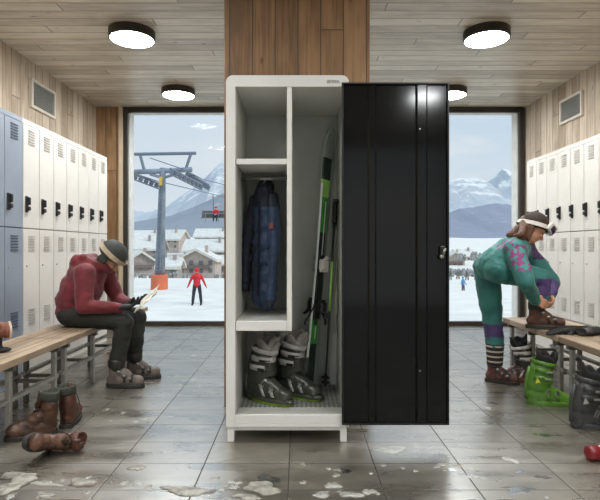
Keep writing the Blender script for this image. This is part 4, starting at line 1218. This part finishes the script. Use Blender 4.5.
g = MB(); g.cap((-.01,0,.02),(.0,0,.10),.030,.022); g.ell((.0,0,.014),(.075,.055,.014)); g.ell((-.05,0,.03),(.05,.04,.03))
organic('pouch_body', g, [M['blackfab']], gt, voxel=.006, smooth=3)

# ================================================================== MELTING SNOW AND WATER ON THE TILES
def blob(name, X, Y, w, h, label, cat, m, group=None, th=.006, seed=0):
    """irregular flattened lump; w,h are its apparent size in photo pixels, placed on the floor plane"""
    x, y, z = floorpx(X, Y); D = y
    rx = w/2/F*D; ry = h/2/F*D*D/EYE
    rnd = random.Random(seed*13+int(X*7+Y)); n = 22; ph = [rnd.uniform(0, 6.28) for _ in range(5)]
    def rad(t): return 1 + .22*math.sin(2*t+ph[0]) + .16*math.sin(3*t+ph[1]) + .12*math.sin(5*t+ph[2]) + .07*math.sin(7*t+ph[3])
    rs = []
    th *= .5
    for k1, zz in ((1.0,.0004),(.95,th*.55),(.78,th*.95),(.45,th*1.1),(.08,th*1.05)):
        ring = []
        for k in range(n):
            t = 2*PI*k/n; q = rad(t)*k1
            ring.append((rx*q*math.cos(t), ry*q*math.sin(t), zz*(1+.25*math.sin(4*t+ph[4])) if zz > .001 else zz))
        rs.append(ring)
    if name == 'puddle': rs = [[(v[0], v[1], .0005+.0003*(1-i_/4)) for v in r_] for i_, r_ in enumerate(rs[:4])] + [[(v[0]*.1, v[1]*.1, .0008) for v in rs[4]]]
    o = MB().rings(rs, caps=(name != 'puddle')).build(name, m, None, smooth=True)
    o.location = (x, y, 0); o.rotation_euler = (0, 0, rnd.uniform(-.12, .12))
    return tag(o, label, cat, group)
S = 'melting snow'
big = [(20,478,38,11,'large heap of dirty melting snow at the near corner below the leather boots','mud',.02),
 (8,489,30,13,'dirty snow lump at the very corner of the picture, nearest the camera','mud',.02),
 (48,482,14,4,'small bar of snow between the corner heap and the long strip','mud',.008),
 (45,484,34,3,'thin grey smear of slush beside the long snow strip','icewet',.003),
 (45,495,20,5,'rounded snow lump at the bottom edge below the long strip','mud',.01),
 (82,482,30,6,'long strip of dirty snow on the tile below the tipped boot','mud',.012),
 (187,491,50,9,'broad flat patch of slush on the tile seam left of the locker','mud',.012),
 (137,468,15,6,'single pale snow lump midway between tipped boot and locker foot','mud',.010),
 (262,488,34,13,'pale triangular patch of slush below the locker','mud',.010),
 (247,497,28,6,'slush strip at the bottom edge under the triangular patch','mud',.008),
 (333,486,14,7,'rounded snow lump below the locker and door hinge','icewet',.012),
 (322,495,18,6,'flat oval snow lump at the bottom edge below the hinge','icewet',.010),
 (351,495,22,6,'snow lump at the bottom edge on the dark tile seam','icewet',.010),
 (369,492,13,6,'small snow lump just right of the dark tile seam','icewet',.010),
 (390,450,32,7,'bright slanting streak of meltwater ice below the black door','icewet',.004),
 (511,460,13,7,'bright pale piece of ice in front of the green boot','icewet',.008)]
for i, (X,Y,w,h,l,m_,t) in enumerate(big):
    blob('snow_clump', X, Y, w, h, l, S, M[m_], 'melting snow lumps on the tiles', t, i)
pud = [(81,484,24,8,'dark oval puddle between the long snow strip and the slush patch'),
 (268,479,22,9,'dark oval puddle beside the triangular slush patch'),
 (345,471,14,4,'dark narrow puddle above the snow lumps below the hinge'),
 (521,472,15,3,'narrow puddle just below the bright ice piece'),
 (543,477,14,4,'hook-shaped small puddle toward the bench side'),
 (543,435,16,4,'grey smear of water before the charcoal ski boot'),
 (520,490,32,6,'long puddle at the bottom edge on the bench side'),
 (492,403,10,3,'small dark puddle in line with the woman\'s standing boot'),
 (488,424,10,3,'small dark puddle between the woman\'s boot and the bright ice piece'),
 (449,470,14,3,'thin puddle on the tile seam below the black door corner'),
 (136,397,10,3,'dark wet spot on the tiles beside the reader\'s boots')]
for i, (X,Y,w,h,l) in enumerate(pud):
    blob('puddle', X, Y, w, h, l, 'puddle', M['water'], 'puddles of meltwater', .0008, 50+i)
rnd = random.Random(3)
scr = []
def scatter(x0, x1, y0, y1, n, wmin, wmax):
    for _ in range(n): scr.append((rnd.uniform(x0,x1), rnd.uniform(y0,y1), rnd.uniform(wmin,wmax)))
scatter(435, 480, 455, 470, 12, 3, 8); scatter(450, 490, 380, 412, 9, 3, 7); scatter(60, 150, 476, 498, 12, 3, 9); scatter(200, 262, 470, 498, 9, 3, 9)
scatter(300, 420, 462, 498, 12, 3, 9); scatter(455, 560, 468, 498, 9, 3, 8); scatter(95, 150, 408, 424, 6, 3, 8); scatter(180, 222, 340, 400, 6, 3, 7); scatter(0, 60, 490, 499, 4, 4, 9)
for i, (X,Y,w) in enumerate(scr):
    h = w*.38*(Y-200)/260
    blob('snow_scrap', X, Y, w, h, 'one of the small scraps of snow scattered over the grey floor tiles', S, M['icewet'] if i % 3 else M['mud'], 'small scraps of snow scattered on the floor', .004, 100+i)

# ================================================================== OUTSIDE
def gz(x, y):
    T = [(7.2,-.5),(14,-1.3),(24,-1.63),(33,-1.65),(60,-2.9),(100,-5),(150,-8),(190,-8.2),(250,-5),(320,1),(420,8),(600,14)]
    z = T[-1][1]
    for (a, za), (b, zb) in zip(T, T[1:]):
        if y <= b:
            t = max(0, (y-a)/(b-a)); z = za+(zb-za)*t; break
    k = min(1, max(0, (x-3)/14))
    z -= .95*k*min(1, max(0, (y-12)/40))
    return z
g = MB(); ys = [7.15,8,9.5,11,13,15,18,21,24,28,33,40,50,60,75,90,110,130,150,175,200,230,260,300,340,380,430,500,600]; nx = 60
vs = []; fs = []
for y in ys:
    for i in range(nx+1):
        x = (i/nx*2-1)*(12+y*1.0)
        z = gz(x, y) + .10*noise.noise(Vector((x*.35, y*.35, 0)))*min(1, y/20) + (1.5*noise.noise(Vector((x*.02, y*.02, 3))) if y > 180 else 0)
        vs.append((x, y, z))
for j in range(len(ys)-1):
    for i in range(nx):
        a = j*(nx+1)+i; fs.append((a, a+1, a+nx+2, a+nx+1))
g.add(vs, fs); go = g.build('snow_field', M['snow'], smooth=True); struct(go)

def mountain(name, D0, D1, D2, xs, hs, base, m, label, amp, nxx=90, nyy=34):
    """real relief: foot at D0, crest at D1, back slope to D2. xs/hs: crest as bearing pixels/pixel heights"""
    vs = []; fs = []
    xa, xb = xs[0], xs[-1]
    for j in range(nyy+1):
        t = j/nyy; tc = .72
        D = D0 + (D1-D0)*(t/tc) if t < tc else D1 + (D2-D1)*((t-tc)/(1-tc))
        for i in range(nxx+1):
            X = xa + (xb-xa)*i/nxx
            k = 0
            while k < len(xs)-2 and X > xs[k+1]: k += 1
            u = (X-xs[k])/(xs[k+1]-xs[k]); hy = hs[k]+(hs[k+1]-hs[k])*u
            x = (X-CX)/F*D1; zc = EYE-(hy-CY)/F*D1
            p = (t/tc) if t < tc else 1-((t-tc)/(1-tc))
            p = p**1.25
            nz = noise.fractal(Vector((x/D1*9, D/D1*9, base*.01)), .9, 2.1, 6)
            z = base + (zc-base)*p + amp*(zc-base)*nz*(.25+.75*p*(1 if p < .98 else .6))
            vs.append((x, D, z))
    for j in range(nyy):
        for i in range(nxx):
            a = j*(nxx+1)+i; fs.append((a, a+1, a+nxx+2, a+nxx+1))
    o = MB().add(vs, fs).build(name, m, smooth=False)
    return tag(o, label, 'mountain', None)
mountain('mountain', 1500, 2600, 3400, [-150,0,60,125,150,165,180,196,206,224,245,280,330], [170,190,205,209,212,208,198,186,176,160,150,150,175], -30, M['peak'], 'high pale snow peak behind the lift pylon, seen through the window beside the reader', .10)
mountain('mountain', 500, 950, 1400, [-150,0,80,125,150,175,200,224,260,330], [225,228,226,223,219,214,203,192,185,200], -10, M['slope'], 'blue forested mountain slope above the chalets, in front of the pale peak', .08)
mountain('mountain', 1500, 2600, 3400, [335,380,430,450,462,475,486,494,502,508,516,524,560,640,760], [190,182,184,180,178,175,180,176,169,172,178,172,165,175,200], -30, M['peak'], 'distant pale snow mountains high in the window behind the woman', .10)
mountain('mountain', 500, 950, 1400, [335,400,430,446,458,470,480,495,508,524,570,640,760], [225,222,216,214,209,206,204,202,205,212,215,220,225], -10, M['slope2'], 'dark blue rocky mountain slope behind the bending woman', .08)

def chalet(X, Yb, D, w, wallh, roofh, depth, label, m, rz=0, front='gable', wins=3):
    x = (X-CX)/F*D; z = EYE-(Yb-CY)/F*D
    r = empty('chalet', (x, D, z), rz, label, 'house')
    hw = w/2; dd = depth
    g = MB()
    if front == 'gable':
        g.prism([(-hw,-1.5),(hw,-1.5),(hw,wallh),(0,wallh+roofh),(-hw,wallh)], 0, dd); g.build('wall', m, r)
        ov = .9; t = .8; rf = MB()
        rf.prism([(-hw-ov,wallh-roofh*ov/hw),(0,wallh+roofh),(hw+ov,wallh-roofh*ov/hw),(hw+ov,wallh-roofh*ov/hw+t),(0,wallh+roofh+t),(-hw-ov,wallh-roofh*ov/hw+t)], -1.2, dd+1); rf.build('roof', M['roofsnow'], r)
    else:
        g.prism([(0,-1.5),(dd,-1.5),(dd,wallh),(dd/2,wallh+roofh),(0,wallh)], -hw, hw, plane='yz'); g.build('wall', m, r)
        ov = .9; t = .8; q = roofh/(dd/2)*ov; rf = MB()
        rf.prism([(-ov,wallh-q),(dd/2,wallh+roofh),(dd+ov,wallh-q),(dd+ov,wallh-q+t),(dd/2,wallh+roofh+t),(-ov,wallh-q+t)], -hw-1, hw+1, plane='yz'); rf.build('roof', M['roofsnow'], r)
    rows = 2 if wallh > 4 else 1
    for j in range(rows):
        for i in range(wins):
            wx = -hw + w*(i+.5)/wins; wz = wallh*(.22+.5*j) if rows == 2 else wallh*.4
            wd = MB().box(wx-.55, wx+.55, -.12, .05, wz, wz+1.3).build('window', M['chaletframe'], r)
            MB().box(wx-.42, wx+.42, -.16, -.12, wz+.12, wz+1.18).build('pane', M['chaletwin'], wd)
    if front == 'gable':
        MB().box(-hw*.75, hw*.75, -1.0, 0, wallh*.48, wallh*.53).box(-hw*.75, hw*.75, -1.0, -.9, wallh*.53, wallh*.53+.9).build('balcony', M['chaletframe'], r)
    MB().box(hw*.35, hw*.35+.9, dd*.3, dd*.3+.9, wallh+roofh*.3, wallh+roofh+1.6).build('chimney', m, r)
    return r
chalet(196, 276, 150, 11.5, 4.6, 3.0, 12, 'wide gabled chalet with snowy roof behind the red skier', M['chalet'], 0, 'gable', 4)
chalet(168, 277, 135, 5, 2.6, 1.8, 6, 'small snow-roofed chalet partly hidden behind the pylon', M['chaletw'], 0, 'eave', 2)
chalet(141, 274, 165, 9, 4.0, 3.0, 10, 'gabled chalet nearest the window frame, below the long grey house', M['chaletw'], .5, 'gable', 3)
chalet(138, 262, 200, 17, 5.0, 4.2, 14, 'long grey house with deep snow roof at the window frame', M['chaletw'], 0.05, 'eave', 4)
chalet(168, 250, 240, 11, 5.0, 4.2, 12, 'square brown house higher on the hill beside the pylon', M['chalet'], -.2, 'eave', 3)
chalet(208, 263, 205, 20, 5.0, 4.2, 12, 'long snow-roofed house directly above the wide gabled chalet', M['chaletw'], -.05, 'eave', 6)
chalet(214, 246, 260, 20, 4.6, 4.0, 14, 'uppermost snow-roofed house below the mountain slope near the chairlift', M['chaletw'], 0, 'eave', 5)
chalet(146, 247, 255, 16, 4, 4.0, 14, 'snow-covered house high on the hill near the window frame', M['chaletw'], 0, 'eave', 4)
chalet(222, 276, 172, 7, 4, 2.4, 10, 'low snow-roofed house at the edge behind the ski locker', M['chaletw'], 0, 'eave', 3)
chalet(455, 268, 230, 9, 4, 3, 10, 'small house at the mountain foot beside the open black door', M['chalet'], 0, 'gable', 3)
chalet(468, 264, 260, 10, 4, 3, 10, 'small pale house at the mountain foot nearer the woman', M['chaletw'], .2, 'eave', 3)
# frosted shrubs
def shrub(X, Yb, D, w, h, label, group):
    x = (X-CX)/F*D; z = EYE-(Yb-CY)/F*D
    g = MB(); rr = random.Random(int(X*3+D))
    for k in range(9): g.ell((rr.uniform(-w/2, w/2), rr.uniform(-.4,.4), h*.45+rr.uniform(0,h*.25)), (w*.18,w*.15,h*.42), 8, 5)
    r = empty('shrub', (x, D, z), 0, label, 'shrub', group)
    f = g.build('foliage', M['hedge'], r)
    tr = MB()
    for k in range(3): tr.tube([(w*.2*(k-1),0,-.4), (w*.15*(k-1),0,h*.4)], .08, 6)
    tr.build('stem', M['chaletframe'], r)
for X, Yb, D, w, h in ((133,278,120,2,1.2),(143,279,118,2,1.3),(152,279,115,1.8,1.2),(172,279,115,2,1.6),(184,280,110,2,1.2),(217,280,110,1.4,1.3),(224,279,112,1.4,1.2)):
    shrub(X, Yb, D, w, h, 'frosted low shrub on the snow in front of the chalets', 'frosted shrubs before the chalets')
for X, Yb, D, w, h in ((450,278,90,1.3,1.9),(458,277,92,1.3,1.5),(467,278,90,1.4,1.7),(476,278,95,1.4,1.5),(446,264,200,4,4),(460,262,205,4,3.5),(476,262,200,4,4)):
    shrub(X, Yb, D, w, h, 'frosted shrub at the snow field edge beyond the blue skier', 'frosted shrubs beyond the blue skier')

# ---- lift pylon
D = 33.0; pxm = D/F
bx, bz = (159.5-CX)*pxm, EYE-(290-CY)*pxm
py = empty('lift_pylon', (bx, D, bz), 0, 'grey ski lift pylon with orange padded foot on the snow', 'lift pylon')
def pp(X, Y, dy=0): return (( X-159.5)*pxm, dy, (290-Y)*pxm)
n_ = 20
def ring(X, Y, r, dy=0):
    c = pp(X, Y, dy); return [(c[0]+r*math.cos(2*PI*k/n_), c[1]+r*math.sin(2*PI*k/n_), c[2]) for k in range(n_)]
MB().rings([ring(159.5,290,.36), ring(162.6,172,.20), ring(162.8,168,.19)]).build('mast', M['pylon'], py, smooth=True)
MB().rings([ring(159.2,293,.56), ring(159.6,275,.54), ring(159.6,274.5,.45)]).build('safety_pad', M['orangepad'], py)
ld = MB()
for s in (-.12,.12): ld.tube([(pp(159.8,270)[0]+s, -.46, pp(0,270)[2]), (pp(162.5,182)[0]+s, -.30, pp(0,182)[2])], .025, 6)
for k in range(26):
    t = k/25; a = Vector(pp(159.8,270,-.46)).lerp(Vector(pp(162.5,182,-.30)), t); ld.tube([a-Vector((.12,0,0)), a+Vector((.12,0,0))], .02, 5)
ld.build('ladder', M['pylond'], py)
MB().box(*(pp(160.4,0)[0], pp(163.6,0)[0]), -.34, -.30, pp(0,186)[2], pp(0,177.5)[2]).build('sign', M['ysign'], py)
ca = MB()
ca.tube([pp(134,172), pp(162.5,171), pp(192,169.5)], .17, 8); ca.tube([pp(150,174), pp(162.5,178), pp(176,174)], .10, 8)
ca.build('cross_arm', M['pylon'], py)
gf = MB(); gf.tube([pp(134.5,154.2), pp(196,153.2)], .11, 8)
gf.tube([pp(140,154.5), pp(144.5,171)], .10, 8).tube([pp(191,153.5), pp(185.5,170)], .10, 8)
gf.build('top_frame', M['pylond'], py)
def train(a, b, dy0, dy1):
    g = MB(); A = Vector(pp(*a, dy0)); B = Vector(pp(*b, dy1))
    g.tube([A, B], .075, 6); g.tube([A+Vector((0,0,-.35)), B+Vector((0,0,-.35))], .05, 6)
    for k in range(8):
        c = A.lerp(B, (k+.3)/7.6); g.cyl((c.x, c.y-.06, c.z-.18), .15, .12, 12, axis='y')
    return g
train((130,173),(157,182.5), -1.5, 1.5).build('sheave_train', M['pylond'], py)
train((174,171),(199,183), -1.0, 1.0).build('sheave_train', M['pylond'], py)
train((183,169.5),(203,181), 1.0, 2.2).build('sheave_train', M['pylond'], py)
# cables and a chair
def cable(pts, label):
    o = MB().tube([px(*p) for p in pts], .035, 5).build('lift_cable', M['pylond']); tag(o, label, 'cable', 'lift cables')
cable([(100,168,31),(131,172.5,32),(157,181,34),(300,215,60)], 'thin lift cable over the outer side of the pylon arm')
cable([(150,158,30),(184,169.5,33),(203,179.5,35.5),(300,203,60)], 'thin lift cable over the far side of the pylon arm')
D = 46.; cpt = px(213, 200, D)
ch = empty('lift_chair', px(213, 222, D), 0, 'ski lift chair hanging in front of the mountain beside the locker', 'chairlift chair')
zt = .044*44*1.0
k = MB(); q = D/F
k.tube([(0,.0,.6),(0,.25,1.2),(0,.1,24*q),(0,0,27*q)], .05, 8); k.build('hanger_arm', M['pylond'], ch)
MB().box(-1.05,1.05,-.25,.25,.35,.45).build('seat', M['darksteel'], ch)
MB().box(-1.05,1.05,.22,.30,.45,1.05).build('backrest', M['darksteel'], ch)
k = MB(); k.tube([(-1.0,.2,.9),(-1.0,-.5,.75),(1.0,-.5,.75),(1.0,.2,.9)], .035, 6); k.tube([(-.6,-.5,.75),(-.6,-.6,-.1)], .03, 6); k.tube([(.6,-.5,.75),(.6,-.6,-.1)], .03, 6); k.build('safety_bar', M['pylond'], ch)

def figure(loc, rz, label, coat, pants, hat, pose='stand', skis=True, sc=1.0):
    r = empty('person', loc, rz, label, 'person'); r.scale = (sc,)*3
    body = MB(); c = MB(); t = MB()
    if pose == 'stand':
        body.ell((0,0,1.62),(.10,.095,.12)).cap((0,0,1.50),(0,0,1.35),.055,.07)
        c.ell((0,0,1.30),(.20,.14,.20)).ell((0,0,1.10),(.18,.14,.22)).ell((0,0,.95),(.19,.15,.14)).cap((-.05,0,1.48),(.05,0,1.48),.07,.07)
        for s in (-1,1):
            c.cap((s*.19,0,1.38),(s*.33,-.02,1.10),.075,.06).cap((s*.33,-.02,1.10),(s*.42,-.10,.88),.06,.045)
            body.cap((s*.42,-.10,.88),(s*.47,-.14,.80),.045,.04)
            t.cap((s*.10,0,.90),(s*.16,-.03,.50),.11,.085).cap((s*.16,-.03,.50),(s*.20,0,.12),.085,.075)
            body.cap((s*.2,0,.10),(s*.20,-.12,.05),.07,.06)
        body.cap((0,0,1.4),(0,0,1.0),.1,.1); body.cap((-.19,0,1.38),(.19,0,1.38),.06,.06)
        for s in (-1,1): body.cap((s*.19,0,1.38),(s*.33,-.02,1.10),.05,.04).cap((s*.33,-.02,1.10),(s*.42,-.10,.88),.04,.035).cap((s*.06,0,1.0),(s*.16,-.03,.5),.07,.06).cap((s*.16,-.03,.5),(s*.2,0,.1),.06,.055)
    else:
        body.ell((0,0,1.30),(.10,.095,.12)).cap((0,0,1.2),(0,0,.6),.09,.11)
        c.ell((0,0,1.0),(.20,.15,.20)).ell((0,0,.75),(.19,.16,.22)).cap((-.2,0,1.05),(-.32,-.2,.8),.075,.06).cap((.2,0,1.05),(.32,-.2,.8),.075,.06)
        for s in (-1,1):
            t.cap((s*.1,0,.58),(s*.14,-.45,.58),.11,.09).cap((s*.14,-.45,.58),(s*.15,-.45,.15),.085,.07); body.cap((s*.15,-.45,.12),(s*.15,-.58,.08),.07,.06); body.cap((0,0,.7),(s*.14,-.45,.58),.08,.06).cap((s*.14,-.45,.58),(s*.15,-.45,.12),.05,.05)
    organic('body', body, [M['skin'], M['bootdark']], r, voxel=.03, smooth=2, classify=lambda p: 1 if p.z < .3 else 0)
    organic('coat', c, [coat], r, voxel=.025, smooth=3)
    organic('trousers', t, [pants], r, voxel=.025, smooth=3)
    z = 1.67 if pose == 'stand' else 1.35
    MB().ell((0,.01,z),(.125,.12,.11)).build('hat', hat, r, smooth=True)
    if skis:
        for s in (-1,1):
            MB().prism([(-.9,.0),(.75,.0),(.95,.12),(.95,.14),(.72,.025),(-.9,.025)], s*.2-.04, s*.2+.04, plane='yz').build('ski', M['darkpants'], r)
    return r
fz = gz(-4.85, 24)
figure((-4.85, 24, EYE-(304-CY)/F*24), R(190), 'person in bright red coat and black trousers standing on the snow outside', M['redcoat'], M['darkpants'], M['redcoat'], skis=True, sc=.98)
figure(((463-CX)/F*53, 53, EYE-(293-CY)/F*53), R(40), 'person in light blue coat on the snow beyond the black door', M['bluecoat'], M['mauvepants'], M['bluecoat'], sc=1.0)
cl = px(216, 222, D)
figure((cl[0], cl[1]-.05, cl[2]-.02), 0, 'person in red coat riding the lift chair', M['redcoat'], M['darkpants'], M['redcoat'], 'sit', False, 1.0)

# ================================================================== LIGHT
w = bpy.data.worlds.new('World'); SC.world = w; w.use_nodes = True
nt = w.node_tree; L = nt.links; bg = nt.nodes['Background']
tc = N(nt, 'ShaderNodeTexCoord'); sp = N(nt, 'ShaderNodeSeparateXYZ'); L.new(tc.outputs['Generated'], sp.inputs[0])
cr = N(nt, 'ShaderNodeValToRGB'); e = cr.color_ramp.elements
e[0].position = 0; e[0].color = lin('E3E9EE'); e[1].position = .6; e[1].color = lin('9DBBD8')
x = e.new(.10); x.color = lin('D3E0EA'); x = e.new(.28); x.color = lin('C2D7E8')
L.new(sp.outputs[2], cr.inputs[0])
mp = N(nt, 'ShaderNodeMapping'); mp.inputs['Scale'].default_value = (2.2, 2.2, 7.5); mp.inputs['Location'].default_value = (.35, .1, .25); L.new(tc.outputs['Generated'], mp.inputs[0])
no = N(nt, 'ShaderNodeTexNoise'); no.inputs['Scale'].default_value = 1.0; no.inputs['Detail'].default_value = 6; L.new(mp.outputs[0], no.inputs[0])
c2 = N(nt, 'ShaderNodeValToRGB'); c2.color_ramp.elements[0].position = .45; c2.color_ramp.elements[1].position = .68; L.new(no.outputs[0], c2.inputs[0])
mx = N(nt, 'ShaderNodeMix', data_type='RGBA'); 
cx_ = N(nt, 'ShaderNodeMapRange'); cx_.inputs['From Min'].default_value = -.25; cx_.inputs['From Max'].default_value = .35; cx_.inputs['To Min'].default_value = .25; cx_.inputs['To Max'].default_value = 1.25; L.new(sp.outputs[0], cx_.inputs[0])
cm_ = N(nt, 'ShaderNodeMath', operation='MULTIPLY'); cm_.use_clamp = True; L.new(c2.outputs[0], cm_.inputs[0]); L.new(cx_.outputs[0], cm_.inputs[1])
L.new(cm_.outputs[0], mx.inputs[0]); L.new(cr.outputs[0], mx.inputs[6]); mx.inputs[7].default_value = lin('F0F1F0')
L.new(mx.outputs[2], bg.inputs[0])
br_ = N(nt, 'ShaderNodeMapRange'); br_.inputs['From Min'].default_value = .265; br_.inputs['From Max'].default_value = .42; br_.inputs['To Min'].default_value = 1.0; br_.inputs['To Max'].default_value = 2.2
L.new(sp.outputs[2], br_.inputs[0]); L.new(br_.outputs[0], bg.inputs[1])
sl = bpy.data.lights.new('sun', 'SUN'); sl.energy = 1.5; sl.angle = R(8); sl.color = (1,.95,.86)
so_ = bpy.data.objects.new('sun', sl); COL.objects.link(so_); so_.rotation_euler = Vector((-.75, .25, -.62)).to_track_quat('-Z','Y').to_euler()

cam = bpy.data.cameras.new('camera'); co = bpy.data.objects.new('camera', cam); COL.objects.link(co)
co.location = (0, 0, EYE); co.rotation_euler = (PI/2, 0, 0)
cam.sensor_width = 36; cam.lens = 30; cam.shift_x = 2/600; cam.shift_y = -2/600; cam.clip_end = 6000; cam.clip_start = .05
SC.camera = co
SC.view_settings.view_transform = 'Standard'; SC.view_settings.look = 'None'; SC.view_settings.gamma = 1; SC.view_settings.exposure = 0.0
SC.cycles.max_bounces = 10; SC.cycles.diffuse_bounces = 6
SC.cycles.sample_clamp_indirect = 4
